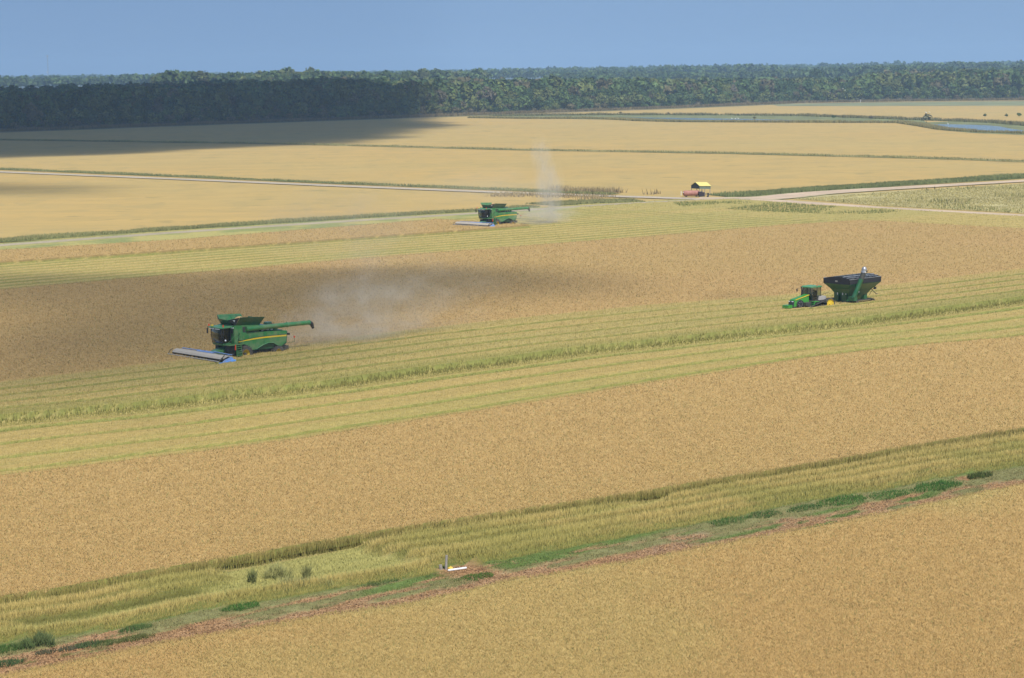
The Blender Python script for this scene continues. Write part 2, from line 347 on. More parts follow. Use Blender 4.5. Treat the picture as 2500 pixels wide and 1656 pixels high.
def resample(P, step):
    P = np.asarray(P); d = np.r_[0, np.cumsum(np.linalg.norm(np.diff(P, axis=0), axis=1))]; q = np.linspace(0, d[-1], max(2, int(d[-1]/step)+1))
    return np.stack([np.interp(q, d, P[:, k]) for k in range(P.shape[1])], 1)
def ribbon(name, pts, width, z, colfn, m, kind='structure', step=2.0, na=6, crown=0.0, edge=.35):
    P = resample(gpa(pts)[:, :2], step)
    for _ in range(3): P[1:-1] = (P[:-2]+2*P[1:-1]+P[2:])/4
    T = np.gradient(P, axis=0); T /= np.linalg.norm(T, axis=1)[:, None]; Nn = np.stack([-T[:, 1], T[:, 0]], 1)
    wd = width if callable(width) else (lambda f: width+0*f)
    f = np.linspace(0, 1, len(P)); a = np.linspace(-.5, .5, na); q = P[:, None, :]+Nn[:, None, :]*(a[None, :, None]*wd(f)[:, None, None])
    jit = (fbm(q[..., 0]*.3, q[..., 1]*.3, 77)-.5)*edge*2*np.sign(a)[None, :]*(np.abs(a) > .45)[None, :]
    q = q+Nn[:, None, :]*jit[..., None]
    zz = z+crown*(1-(2*a)**2)[None, :]+0*q[..., 0]
    Vv = np.concatenate([q, zz[..., None]], -1).reshape(-1, 3); c = colfn(q[..., 0], q[..., 1], np.broadcast_to(a, q.shape[:2])).reshape(-1, 3)
    i = np.arange(len(P)*na).reshape(len(P), na); fa_ = np.stack([i[:-1, :-1], i[1:, :-1], i[1:, 1:], i[:-1, 1:]], -1).reshape(-1, 4)
    o = np_mesh(name, Vv, fa_, 4, c, m); tag(o, kind=kind); return o
M_dirt = attr_mat('lane_dirt', .95, fine=.12, fscale=.8)
def road_col(base, grass):
    def fn(x, y, a):
        n_ = fbm(x*.12, y*.12, 81)[..., None]; g = smooth01(.40, .5, np.abs(a)+.15*(fbm(x*.4, y*.4, 83)-.5))[..., None]
        tr = np.exp(-((np.abs(a)-.22)/.07)**2)[..., None]
        c = np.asarray(base)*(.85+.3*n_)*(1+.08*tr); return c*(1-g)+np.asarray(grass)*g
    return fn
PINK = (.50, .38, .27); GREYR = (.40, .335, .25)
ribbon('lane', [(-350,625),(0,600),(422,569),(845,541),(1162,522),(1308,512),(1514,499),(1672,491),(1760,488),(1831,487)], 5.6, .09, road_col((.37, .31, .21), (.25, .25, .1)), M_dirt, na=14)
ribbon('lane', [(-350,405),(0,420),(422,437),(845,455),(1250,471),(1514,480),(1672,485),(1790,489)], 6.5, .055, road_col((.42, .35, .27), (.25, .25, .1)), M_dirt, na=14)
ribbon('lane', [(1700,486),(1780,486),(1831,486),(1900,482),(1989,472),(2130,463),(2253,456),(2500,442),(2800,424)], lambda f: 15-7*np.clip(f*1.6, 0, 1), .065, road_col(PINK, (.25, .27, .1)), M_dirt, na=14)
ribbon('lane', [(1700,488),(1800,489),(1880,491),(1989,498),(2148,508),(2320,517),(2500,527),(2800,543)], lambda f: 14-9*np.clip(f*2.2, 0, 1), .075, road_col(PINK, (.25, .27, .1)), M_dirt, na=14)

# ------------------------------------------------------------ blades
M_blade = attr_mat('straw_and_leaf', .85, trans=.42, upn=.9)
def blades(name, x, y, z, h, wdt, cb, ct, label, cat, lean=.6, droop=False):
    n_ = len(x); a = RNG.uniform(0, 2*math.pi, n_); ln = lean*RNG.uniform(.2, 1.0, n_)*h; b = RNG.uniform(0, 2*math.pi, n_)
    ex, ey = np.cos(a)*wdt/2, np.sin(a)*wdt/2
    v = np.empty((n_, 3, 3)); v[:, 0] = np.stack([x-ex, y-ey, z], 1); v[:, 1] = np.stack([x+ex, y+ey, z], 1)
    v[:, 2] = np.stack([x+np.cos(b)*ln, y+np.sin(b)*ln, z+h], 1)
    c = np.empty((n_, 3, 3)); c[:, 0] = c[:, 1] = cb; c[:, 2] = ct
    o = np_mesh(name, v.reshape(-1, 3), np.arange(n_*3).reshape(-1, 3), 3, np.clip(c, .01, .95).reshape(-1, 3), M_blade)
    tag(o, label, cat, kind='stuff'); return o

def near_samples(n_, d0=108, d1=600, ang=17.5):
    inv = RNG.uniform(1/d1, 1/d0, n_); D = 1/inv; A = R(1)*RNG.uniform(-ang, ang, n_)
    return D*np.tan(A), D
NB = 1500000
bx, by = near_samples(NB)
xs_ = RNG.uniform(20, 260, 900000); xt_ = E0(xs_)+RNG.uniform(-.3, 1, 900000)*(E2(xs_)-E0(xs_)); xx_ = xs_*dd[0]+xt_*nn[0]; xy_ = xs_*dd[1]+xt_*nn[1]
kk_ = (np.abs(np.arctan2(xx_, xy_)) < R(17.5)) & (xy_ > 105) & (RNG.random(900000) < np.minimum(1, (170/xy_)**1.5)) & (xt_ > E0(xs_)); bx = np.r_[bx, xx_[kk_]]; by = np.r_[by, xy_[kk_]]; NB = len(bx)
bs, bt = st(np.stack([bx, by], 1))
bh, btop, bstem, bz = zone(bs, bt); Dk = by/150
labels = {1: ('rice_crop', 'ripe tan rice standing across the foreground corner, below the bare dirt strip', 'rice crop'),
          2: ('weeds', 'low green weeds scattered over the reddish bare dirt strip', 'weeds'),
          3: ('stubble', 'olive green tall stubble rows just above the bare dirt strip', 'stubble'),
          4: ('rice_crop', 'wide tan block of standing rice between the two stubble bands', 'rice crop'),
          5: ('stubble', 'pale straw stubble with green wheel lines bordering the middle rice block', 'stubble'),
          6: ('stubble', 'straw stubble rows beside the nearer combine and under the tractor', 'stubble'),
          7: ('rice_crop', 'brown standing rice in front of and behind the nearer combine', 'rice crop'),
          8: ('stubble', 'cut stubble rows curving round the far edge toward the lane junction', 'stubble'),
          9: ('rice_crop', 'narrow brown strip of rice being cut by the far combine', 'rice crop'),
          10: ('grass', 'yellow green rough grass beside the pale lane', 'grass')}
# machine clearance: nothing stands where the wheels and bodies are (filled in below)
C1 = gp(581, 881.5); C2 = gp(1201, 557.5); T1 = gp(2006, 757); G1 = gp(2080, 748)
HEAD = math.atan2(-dd[1], -dd[0])
def in_box(x, y, o, rz, x0, x1, y0, y1):
    c, s_ = math.cos(rz), math.sin(rz); lx = (x-o.x)*c+(y-o.y)*s_; ly = -(x-o.x)*s_+(y-o.y)*c
    return (lx > x0) & (lx < x1) & (ly > y0) & (ly < y1)
clr = in_box(bx, by, C1, HEAD, -6, 4.4, -1.8, 1.1) | in_box(bx, by, C2, HEAD, -6, 4.4, -1.8, 1.1) | in_box(bx, by, T1, HEAD, -1, 7, -1.4, 1.4) | in_box(bx, by, G1, HEAD, -3, 3, -2, 2)
for z_, (nm, lb, ct) in labels.items():
    m = (bz == z_) & ~clr
    if z_ == 2: m &= (bh > .06)
    if z_ in (3, 5, 6, 8, 10): m &= (RNG.random(NB) < .9)
    x, y, hh, k = bx[m], by[m], bh[m], Dk[m]; n_ = len(x)
    if n_ == 0: continue
    r = RNG.random((n_, 1)); br = .86+.32*RNG.random((n_, 1))**1.2
    tcol = btop[m]*br*(1.27 if z_ != 3 else 1.5); scol = bstem[m]
    if z_ in (1, 4, 7, 9):
        L_ = RNG.uniform(.09, .20, n_)*k**.4; W_ = RNG.uniform(.03, .06, n_)*k**.7
        g = (RNG.random((n_, 1)) < .06); tcol = np.where(g, np.array([.26, .27, .09])*br, tcol)
        blades(nm, x, y, hh-.11, L_, W_, tcol*.92, tcol, lb, ct, lean=1.5)
    elif z_ == 2:
        L_ = RNG.uniform(.08, .22, n_); W_ = RNG.uniform(.05, .12, n_)*k
        blades(nm, x, y, np.maximum(hh-.1, 0), L_, W_, tcol*.8, tcol*1.1, lb, ct, lean=1.2)
    else:
        L_ = RNG.uniform(.35, .62, n_)*(1.0 if z_ != 10 else .8); W_ = RNG.uniform(.045, .085, n_)*k**.85
        if z_ == 3: W_ = W_*1.35; L_ = L_*1.15
        base = np.maximum(hh-.42, 0)
        blades(nm, x, y, base, np.minimum(L_, hh*.8+.10), W_, scol*(.8+.5*r), tcol*1.08, lb, ct, lean=.55)
m = (bz == 2) & (bh < .11) & (RNG.random(NB) < .5); x, y = bx[m], by[m]; n_ = len(x); v = fbm(x*.5, y*.5, 131)[:, None]
cc_ = (RED*np.array([.95, 1.1, 1.05])*(1-v)+DIRT*v)*RNG.uniform(.7, 1.6, (n_, 1)); blades('soil_clods', x, y, np.zeros(n_)+.01, RNG.uniform(.03, .11, n_), RNG.uniform(.08, .22, n_), cc_, cc_*1.1, 'reddish brown clods and dry litter on the bare soil strip', 'soil', lean=1.5)
# walls of stems where standing crop or tall stubble ends toward the camera
def wall(fn, n_, hh, label, cat, s0=10, s1=400, width=.5, base=SGREEN, tip=STRAW, name='stubble', dens=None, off=0.0):
    s_ = RNG.uniform(s0, s1, n_); t_ = fn(s_)+RNG.uniform(-width, width*.4, n_)+off+(fbm(s_*.4, s_*0, 91)-.5)*.6
    x = s_*dd[0]+t_*nn[0]; y = s_*dd[1]+t_*nn[1]; k = y/150; v = fbm(s_*.08, t_*.2, 93)[:, None]; v2 = RNG.uniform(.75, 1.25, (n_, 1))
    cb = base*(.75+.6*v)*v2; ct = (tip*.6+base*.4)*(.8+.5*v)*v2
    low = RNG.random(n_)
    blades(name, x, y, np.zeros(n_)+.35*hh*(low > .5), RNG.uniform(.45, .75, n_)*hh, RNG.uniform(.05, .09, n_)*k**.8, cb, ct, label, cat, lean=.45)
wall(E2, 60000, 1.08, 'green stems along the near edge of the middle rice block', 'rice crop', 10, 300, name='rice_stems', base=SGREEN*1.25, tip=TAN*1.1)
wall(E4, 24000, .66, 'dark green band of tall stems dividing the wide stubble', 'stubble stems', 60, 400, width=4.2, off=1.6, name='stubble_stems', base=SGREEN*1.0, tip=STRAW*.66)

# ------------------------------------------------------------ levees, banks, ponds of the far fields
def along(pts, n_, width, z=0.0, clump=.5):
    P = resample(gpa(pts)[:, :2], 2.0); T = np.gradient(P, axis=0); T /= np.linalg.norm(T, axis=1)[:, None]; Nn = np.stack([-T[:, 1], T[:, 0]], 1)
    f = RNG.uniform(0, len(P)-1.001, n_*3); i = f.astype(int); fr = (f-i)[:, None]; off = RNG.uniform(-.5, .5, (n_*3, 1))*width
    q = P[i]*(1-fr)+P[i+1]*fr+Nn[i]*off
    keep = fbm(q[:, 0]*.09, q[:, 1]*.09, 101, 3) > RNG.uniform(.5-clump, .5+clump*.2, n_*3)
    return q[keep][:n_]
def weeds_along(name, pts, n_, width, h, base, tip, label, cat, clump=.4, wk=.09, lean=.5):
    q = along(pts, n_, width, clump=clump); m = len(q); k = q[:, 1]/400; v = fbm(q[:, 0]*.1, q[:, 1]*.1, 103)[:, None]; v2 = RNG.uniform(.75, 1.25, (m, 1))
    hh = h*RNG.uniform(.45, 1.1, m)*(.6+.8*v[:, 0])
    blades(name, q[:, 0], q[:, 1], np.zeros(m)-.05, hh, wk*k*RNG.uniform(.7, 1.4, m)*2, np.asarray(base)*(.7+.6*v)*v2, (np.asarray(base)*.5+np.asarray(tip)*.5)*(.8+.5*v)*v2, label, cat, lean=lean)
GRN = (.17, .20, .075); OLV = (.26, .25, .10); STR = (.46, .375, .175); BRN = (.33, .25, .14)
def flat_col(a, b, sc=.05):
    def fn(x, y, q): k = smooth01(.35, .65, fbm(x*sc, y*sc, 111))[..., None]; return np.asarray(a)*(1-k)+np.asarray(b)*k
    return fn
M_bank = attr_mat('bank_soil', .95, fine=.15, fscale=.5)
LV1 = [(-500,331),(0,342),(708,352),(1250,366),(1778,375),(2306,388),(2500,395),(2900,404)]
ribbon('levee', LV1, 5, -.02, flat_col((.17, .17, .07), (.27, .24, .1)), M_bank, na=6, crown=.35)
weeds_along('levee_grass', LV1, 20000, 4.5, .95, OLV, STR, 'long thin line of olive grass crossing the far tan fields', 'grass', clump=.35)
GB1 = [(-400,608),(0,589),(422,560),(845,533),(1162,515),(1300,505)]
ribbon('grass_bank', GB1, 7, .0, flat_col((.13, .16, .06), (.22, .21, .08)), M_bank, na=6, crown=.15)
weeds_along('bank_grass', GB1, 24000, 6, .75, GRN, STR, 'dark green grass bank on the far side of the nearer lane', 'grass')
GB2 = [(-400,397),(0,413),(422,430),(845,448),(1250,464),(1500,474)]
ribbon('grass_bank', GB2, 6, .0, flat_col((.15, .16, .06), (.28, .25, .11)), M_bank, na=6)
weeds_along('lane_grass', GB2, 13000, 4.5, .7, GRN, STR, 'green and straw grass fringe behind the upper lane', 'grass')
weeds_along('lane_weeds', [(1200,476),(1400,480),(1500,487)], 900, 14, 1.0, BRN, STR, 'tall brown weeds in the wedge left of the lane junction', 'weeds', clump=.15)
weeds_along('lane_weeds', [(1330,468),(1480,470),(1600,474)], 900, 5, 1.9, BRN, STR, 'brown weed clumps behind the upper lane left of the rusty tank', 'weeds', clump=.12)
weeds_along('lane_grass', [(1320,500),(1420,494),(1560,490)], 7000, 13, .55, GRN, STR, 'green grass wedge between the two lanes left of their junction', 'grass')
GB3 = [(1752,478),(1831,475),(1989,463),(2130,453),(2253,446),(2500,431),(2900,410)]
ribbon('grass_bank', GB3, 14, .0, flat_col((.12, .16, .055), (.24, .23, .09)), M_bank, na=6)
weeds_along('bank_grass', GB3, 26000, 12, .85, GRN, OLV, 'broad green grass strip behind the pink lane on the right', 'grass')
# weedy field inside the fork of the lanes
fork = MB().add([tuple(gp(x, y, -.06)) for x, y in [(1935,485),(1990,478),(2253,463),(2500,448),(2900,428),(2900,538),(2500,521),(2330,512),(2148,502)]], [tuple(range(9))]).build('fallow_field', mat('fallow_field', (.42, .36, .155), .95, var=.2, scale=.12)); tag(fork, kind='structure')
def scatter_poly(poly, n_):
    P = gpa(poly)[:, :2]; lo, hi = P.min(0), P.max(0); q = RNG.uniform(lo, hi, (n_*4, 2)); ins = np.zeros(len(q), bool)
    for i in range(len(P)):
        a, b = P[i], P[i-1]; c = ((a[1] > q[:, 1]) != (b[1] > q[:, 1])) & (q[:, 0] < (b[0]-a[0])*(q[:, 1]-a[1])/(b[1]-a[1]+1e-9)+a[0]); ins ^= c
    return q[ins][:n_]
def weeds_in(name, poly, n_, h, base, tip, label, cat, thr=.45, sc=.06, wk=.2, stretch=1.0):
    q = scatter_poly(poly, n_); s_, t_ = st(q); v = fbm(s_*sc/stretch, t_*sc*stretch, 121, 3); q = q[v > thr+RNG.uniform(-.08, .08, len(q))]; m = len(q)
    k = q[:, 1]/400; v2 = RNG.uniform(.7, 1.3, (m, 1)); w_ = fbm(q[:, 0]*.05, q[:, 1]*.05, 123)[:, None]
    blades(name, q[:, 0], q[:, 1], np.zeros(m)-.05, h*RNG.uniform(.4, 1.1, m), wk*k*RNG.uniform(.6, 1.3, m), np.asarray(base)*v2*(.7+.6*w_), (np.asarray(tip)*.6+np.asarray(base)*.4)*v2, label, cat)
FK = [(1935,486),(2253,464),(2500,449),(2900,429),(2900,538),(2500,521),(2148,503)]
weeds_in('fallow_grass', FK, 45000, .25, (.42, .36, .14), (.50, .41, .17), 'yellow green grass covering the field inside the lane fork', 'grass', thr=.3)
weeds_in('fallow_weeds', FK, 5000, 1.15, (.20, .21, .07), (.38, .33, .13), 'taller olive weed clumps dotted over the field inside the lane fork', 'weeds', thr=.58)
weeds_in('headland_weeds', [(1640,497),(1850,496),(2100,512),(2200,520),(2100,530),(1850,520),(1660,506)], 9000, .9, (.15, .19, .06), (.32, .31, .11), 'green weed tufts in the stubble just below the lane junction', 'weeds', thr=.5, stretch=1.5)
# canal with two ponds
def poly_sheet(name, pts, z, m, kind='structure'):
    bmx = bmesh.new(); vs_ = [bmx.verts.new(tuple(gp(x, y, 0))[:2]+(z,)) for x, y in pts]; f = bmx.faces.new(vs_); bmesh.ops.triangulate(bmx, faces=[f])
    for f in bmx.faces:
        if f.normal.z < 0: f.normal_flip()
    me = bpy.data.meshes.new(name); bmx.to_mesh(me); bmx.free(); me.materials.append(m); o = bpy.data.objects.new(name, me); C.objects.link(o); tag(o, kind=kind); return o
M_green = mat('wet_bank', (.17, .18, .068), .95, var=.35, scale=.06)
M_water = bpy.data.materials.new('water'); M_water.use_nodes = True
_b = M_water.node_tree.nodes['Principled BSDF']; _b.inputs['Base Color'].default_value = (.19, .235, .235, 1); _b.inputs['Roughness'].default_value = .12; _b.inputs['IOR'].default_value = 1.33
_n = M_water.node_tree.nodes.new('ShaderNodeTexNoise'); _n.inputs['Scale'].default_value = 1.2; _bp = M_water.node_tree.nodes.new('ShaderNodeBump'); _bp.inputs['Strength'].default_value = .25; _bp.inputs['Distance'].default_value = .05
_g = M_water.node_tree.nodes.new('ShaderNodeNewGeometry'); M_water.node_tree.links.new(_g.outputs['Position'], _n.inputs['Vector'])
M_water.node_tree.links.new(_n.outputs[0], _bp.inputs['Height']); M_water.node_tree.links.new(_bp.outputs[0], _b.inputs['Normal'])
poly_sheet('canal_bank', [(1180,283),(1420,281),(1700,279),(1960,282),(2130,287),(2250,290),(2262,299),(2330,296),(2420,297),(2520,305),(2900,325),(2900,333),(2520,330),(2380,325),(2300,318),(2240,306),(2190,299),(1960,298),(1680,297),(1480,292),(1300,289),(1180,288)], -.05, M_green)
poly_sheet('pond', [(1500,286.3),(1580,287),(1700,288.6),(1800,290.2),(1900,292.2),(1945,294),(1925,295),(1800,294),(1690,292.8),(1600,290.4),(1530,288.2)], .02, M_water)
poly_sheet('pond', [(2275,303.5),(2330,304),(2404,306),(2440,309),(2470,315),(2520,321.5),(2420,319.5),(2380,318.5),(2328,316.5),(2300,309.5)], .02, M_water)
weeds_along('levee_grass', [(1150,288),(1300,290),(1461,290),(1580,296),(1672,298),(1900,299),(2200,300),(2253,308),(2306,317),(2400,323),(2500,326),(2900,336)], 22000, 7, 1.6, (.17, .16, .06), STR, 'grassy levee on the near side of the two ponds', 'grass', clump=.45)
weeds_along('canal_grass', [(1200,283),(1500,281),(1700,281),(1960,283),(2130,289),(2250,293),(2420,299),(2520,307),(2900,325)], 15000, 10, 1.8, (.14, .15, .06), BRN, 'brown green grass along the far bank of the two ponds', 'grass', clump=.3)
poly_sheet('pasture', [(1880,254),(2100,251),(2300,249),(2500,247),(2900,243),(2900,256),(2500,258),(2250,258.5),(2100,259),(1900,259)], -.06, mat('pasture', (.20, .21, .10), .95, var=.2, scale=.03))
WOOD = [(-700,333),(-300,328),(0,321),(528,302),(1056,284),(1250,277),(1620,264),(1936,251),(2253,246),(2500,244),(2900,240),(3200,238)]
ribbon('wood_edge_grass', [(x, y+2.0) for x, y in WOOD], 22, -.05, flat_col((.24, .19, .1), (.16, .15, .07), .03), M_bank, na=5)
weeds_along('wood_edge_weeds', [(x, y+.6) for x, y in WOOD if -400 < x < 2910], 26000, 14, 2.2, (.15, .12, .06), (.26, .2, .11), 'brown weeds along the foot of the far wood', 'weeds', clump=.5)

# ------------------------------------------------------------ trees
M_leaf = attr_mat('foliage', .9, trans=.2, objcol=True, upn=.35)
M_bark = mat('bark', (.10, .085, .065), .9, var=.25, scale=.5)
def crown_arrays(seed, rx, hz, z0, nleaf, lobes=8, size=.9, gap=.25):
    """leaf clumps spread over several lobes; returns quads (n,4,3) and colours"""
    g = np.random.default_rng(seed); Q = []; Cc = []
    cs = []
    for i in range(lobes):
        a = g.uniform(0, 2*math.pi); rr = rx*.62*math.sqrt(g.random()); zz = z0+hz*(.25+.6*g.random()*(1-.5*rr/rx))
        cs.append((rr*math.cos(a), rr*math.sin(a), zz, rx*g.uniform(.35, .58), hz*g.uniform(.2, .34)))
    cs.append((0, 0, z0+hz*.55, rx*.6, hz*.42))
    per = nleaf//len(cs)
    for (x, y, z, r, rz_) in cs:
        u = g.normal(size=(per, 3)); u /= np.linalg.norm(u, axis=1)[:, None]; u[:, 2] = np.where(u[:, 2] < -.5, -u[:, 2], u[:, 2])
        rad = g.uniform(.72, 1.08, (per, 1)); c = np.array([x, y, z])+u*np.array([r, r, rz_])*rad
        nrm = u+g.normal(size=(per, 3))*.5; nrm /= np.linalg.norm(nrm, axis=1)[:, None]
        t1 = np.cross(nrm, g.normal(size=(per, 3))); t1 /= np.linalg.norm(t1, axis=1)[:, None]; t2 = np.cross(nrm, t1); sz = size*g.uniform(.5, 1.2, (per, 1))
        q = np.stack([c-t1*sz-t2*sz*.7, c+t1*sz-t2*sz*.5, c+t1*sz*.8+t2*sz*.8, c-t1*sz*.7+t2*sz*.6], 1)
        Q.append(q); b = g.uniform(.65, 1.35)*g.uniform(.7, 1.3, (per, 1)); Cc.append(np.repeat(np.concatenate([b*1.0, b, b*g.uniform(.8, 1.1)], 1)[:, None, :], 4, 1))
    return np.concatenate(Q), np.concatenate(Cc)
def crown_mesh(name, seed, rx, hz, z0, nleaf, **k):
    q, c = crown_arrays(seed, rx, hz, z0, nleaf, **k); n_ = len(q)
    o = np_mesh(name, q.reshape(-1, 3), np.arange(n_*4).reshape(-1, 4), 4, c.reshape(-1, 3), M_leaf); me = o.data; bpy.data.objects.remove(o); return me
def trunk_mesh(seed, h, r):
    g = random.Random(seed); m = MB(); top = (g.uniform(-.6, .6), g.uniform(-.6, .6), h*.62)
    m.tube((0, 0, -.3), (top[0]*.5, top[1]*.5, h*.32), r, r*.75, 7); m.tube((top[0]*.5, top[1]*.5, h*.32), top, r*.75, r*.4, 7)
    for i in range(6):
        a = g.uniform(0, 6.28); z = h*g.uniform(.28, .55); m.tube((top[0]*.5, top[1]*.5, z), (math.cos(a)*h*.2, math.sin(a)*h*.2, z+h*g.uniform(.12, .3)), r*.35, r*.1, 5)
    me = bpy.data.meshes.new('trunk'); me.from_pydata(m.v, [], m.f); me.materials.append(M_bark); return me
protos = {'big': [(crown_mesh('crown', 10+i, 6.9, 13.5, 8.5, 680, size=.85), trunk_mesh(i, 24, .42)) for i in range(6)],
          'mid': [(crown_mesh('crown', 30+i, 5.4, 9.5, 3.2, 500, size=.75), trunk_mesh(20+i, 16, .28)) for i in range(5)],
          'bush': [(crown_mesh('crown', 50+i, 3.4, 5.2, .3, 300, size=.5), trunk_mesh(40+i, 5.5, .12)) for i in range(4)],
          'bare': [(crown_mesh('crown', 70+i, 4.2, 14, 4.5, 130, size=.4), trunk_mesh(60+i, 19, .33)) for i in range(3)]}
def tree(name, loc, kind, i, sc, col, label, group, cat='tree'):
    cm, tm = protos[kind][i % len(protos[kind])]
    e = empty(name, loc, random.uniform(0, 6.28)); e.scale = (sc*random.uniform(.9, 1.15), sc*random.uniform(.9, 1.15), sc)
    tag(e, label, cat, group)
    c = bpy.data.objects.new('crown', cm); C.objects.link(c); c.parent = e; c.color = tuple(col)+(1,)
    t = bpy.data.objects.new('trunk', tm); C.objects.link(t); t.parent = e
    return e
PAL = {'dark green': (.052, .090, .036), 'mid green': (.090, .135, .048), 'olive green': (.125, .145, .050), 'yellow green': (.140, .160, .052), 'brownish': (.125, .108, .060), 'grey brown': (.150, .130, .092)}
WP = resample(gpa(WOOD)[:, :2], 1.0); WK = np.ones(121)/121; WP = np.stack([np.convolve(np.pad(WP[:, k], 60, mode='reflect', reflect_type='odd'), WK, 'valid') for k in (0, 1)], 1); WT = np.gradient(WP, axis=0); WT /= np.linalg.norm(WT, axis=1)[:, None]; WN = np.stack([-WT[:, 1], WT[:, 0]], 1)
def px_of(p):
    v = Vector(p)-Vector((0, 0, H)); z = v.dot(f0); return 1250+F*v.dot(cr)/z, 828-F*v.dot(cu)/z
def stretch(px):
    for lim, nm in ((260, 'at the shaded far left end of the wood'), (560, 'in the shaded left part of the wood'), (850, 'in the dark middle left part of the wood'), (1080, 'where the cloud shadow ends on the wood'),
                    (1330, 'at the first sunlit part of the wood'), (1600, 'behind the left half of the narrow pond'), (1900, 'behind the right half of the narrow pond'), (2230, 'in the wood left of the utility pole'), (9999, 'in the wood right of the utility pole')):
        if px < lim: return nm
WH = lambda px: np.interp(px, [0, 500, 1000, 1250, 1500, 1700, 2050, 2160, 2500], [22.5, 24.5, 24.5, 24, 23, 20, 19.5, 25, 25])
rowspec = [('bush', 2, 5, (.7, 1.3), 15.5, 'low shrub', 'wood_edge_shrub', 'shrub', 'shrubs along the foot of the wood'),
           ('mid', 9, 17, (.85, 1.3), 12.0, 'small tree', 'broadleaf_tree', 'tree', 'trees along the front of the wood'),
           ('big', 20, 30, (.85, 1.08), 12.0, 'tall tree', 'broadleaf_tree', 'tree', 'trees along the front of the wood')]
nt_ = 0; KN = list(PAL)
for (kind, a, b, scr, step, word, nm, cat, grp) in rowspec:
    d_ = 0.0
    while d_ < len(WP)-2:
        i = int(d_); p = WP[i]+WN[i]*random.uniform(a, b); px = px_of((p[0], p[1], 0))[0]; d_ += step*random.uniform(.6, 1.4)
        if not -60 < px < 2560: continue
        
        ws = (3, 3, 2, 1, 1.2, 1) if px < 1100 else ((2, 3, 2.6, 1.8, 1, .8) if px < 1900 else (4, 3, 2, .6, 1, .5))
        if kind == 'bush': ws = (1, 1, 1, .2, 3 if px < 1200 else 1.3, 1)
        cn = random.choices(KN, ws)[0]; k2 = kind
        if kind != 'bush' and cn == 'grey brown' and random.random() < .6: k2 = 'bare'
        cj = random.uniform(.85, 1.15); col = [c*cj for c in PAL[cn]]
        tree(nm, (p[0], p[1], -.2), k2, random.randrange(99), random.uniform(*scr)*(1 if kind == 'bush' else float(WH(px))/26), col, ('thin bare ' if k2 == 'bare' else '')+cn+' '+word+' '+stretch(px), grp, cat); nt_ += 1
# the body of the wood behind its edge, and the belts of far woodland: masses
def tree_mass(name, centres, heights, rad, nleaf, size, palette, seed, label, zlo=.12):
    g = np.random.default_rng(seed); Qs = []; Cs = []
    base = [crown_arrays(seed*7+i, 1.0, 1.0, 0.0, nleaf, lobes=6, size=size) for i in range(6)]
    which = g.integers(0, 6, len(centres))
    for k in range(6):
        m = which == k; n_ = m.sum()
        if not n_: continue
        q, c = base[k]; a = g.uniform(0, 6.28, n_); ca, sa = np.cos(a), np.sin(a); r = rad*g.uniform(.8, 1.25, n_); hh = heights[m]
        x = q[None, ..., 0]*ca[:, None, None]-q[None, ..., 1]*sa[:, None, None]; y = q[None, ..., 0]*sa[:, None, None]+q[None, ..., 1]*ca[:, None, None]
        cz_ = q[..., 2].mean(1, keepdims=True)+0*q[..., 2]; dz = q[..., 2]-cz_
        P = np.stack([x*r[:, None, None]+centres[m, 0][:, None, None], y*r[:, None, None]+centres[m, 1][:, None, None], hh[:, None, None]*(zlo+(.97-zlo)*np.clip(cz_[None], 0, 1.02)**.8)+dz[None]*r[:, None, None]], -1)
        col = np.array([palette[i] for i in g.integers(0, len(palette), n_)])*g.uniform(.85, 1.15, (n_, 1))
        Qs.append(P.reshape(-1, 3)); Cs.append((c[None]*col[:, None, None, :]).reshape(-1, 3))
    V_ = np.concatenate(Qs); Cc = np.concatenate(Cs); n_ = len(V_)//4
    o = np_mesh(name, V_, np.arange(n_*4).reshape(-1, 4), 4, Cc, M_leaf); tag(o, label, 'wood', kind='stuff'); return o
g = np.random.default_rng(3); n_ = 5200; i = g.integers(0, len(WP), n_); dep = 26+560*g.random(n_)**1.5; cen = WP[i]+WN[i]*dep[:, None]+g.normal(size=(n_, 2))*3
pxs = np.array([px_of((c[0], c[1], 20))[0] for c in cen]); keep = (pxs > -150) & (pxs < 2650); cen = cen[keep]; pxs = pxs[keep]; dep = dep[keep]
hts = WH(pxs)*g.uniform(.74, 1.10, len(cen))*(1+.42*(fbm(cen[:, 0]*.03, cen[:, 1]*.03, 5)-.5))
PL = [PAL['dark green'], PAL['mid green'], PAL['mid green'], PAL['olive green'], PAL['dark green'], PAL['mid green'], PAL['olive green'], PAL['dark green'], PAL['yellow green'], PAL['brownish']]
PFAR = [PAL['dark green'], PAL['mid green'], (.075, .11, .045)]
nr = dep < 120
tree_mass('wood', cen[nr], hts[nr], 6.8, 260, .20, PL, 4, 'front of the dense broadleaf wood behind the far fields, between its edge trees')
tree_mass('wood', cen[~nr], hts[~nr], 7.2, 110, .26, PL, 6, 'rear canopy of the dense broadleaf wood behind the far fields', .45)
iu = g.integers(0, len(WP), 1500); cu_ = WP[iu]+WN[iu]*g.uniform(6, 34, (1500, 1)); tree_mass('undergrowth', cu_, g.uniform(5, 12, 1500), 4.0, 90, .2, PL, 8, 'undergrowth filling the edge of the wood below the crowns')
floor_pts = [tuple(p+n2*6) for p, n2 in zip(WP[::40], WN[::40])]+[tuple(p+n2*700) for p, n2 in list(zip(WP[::40], WN[::40]))[::-1]]
M_ff = mat('forest_floor', (.06, .07, .03), .95, var=.3, scale=.05)
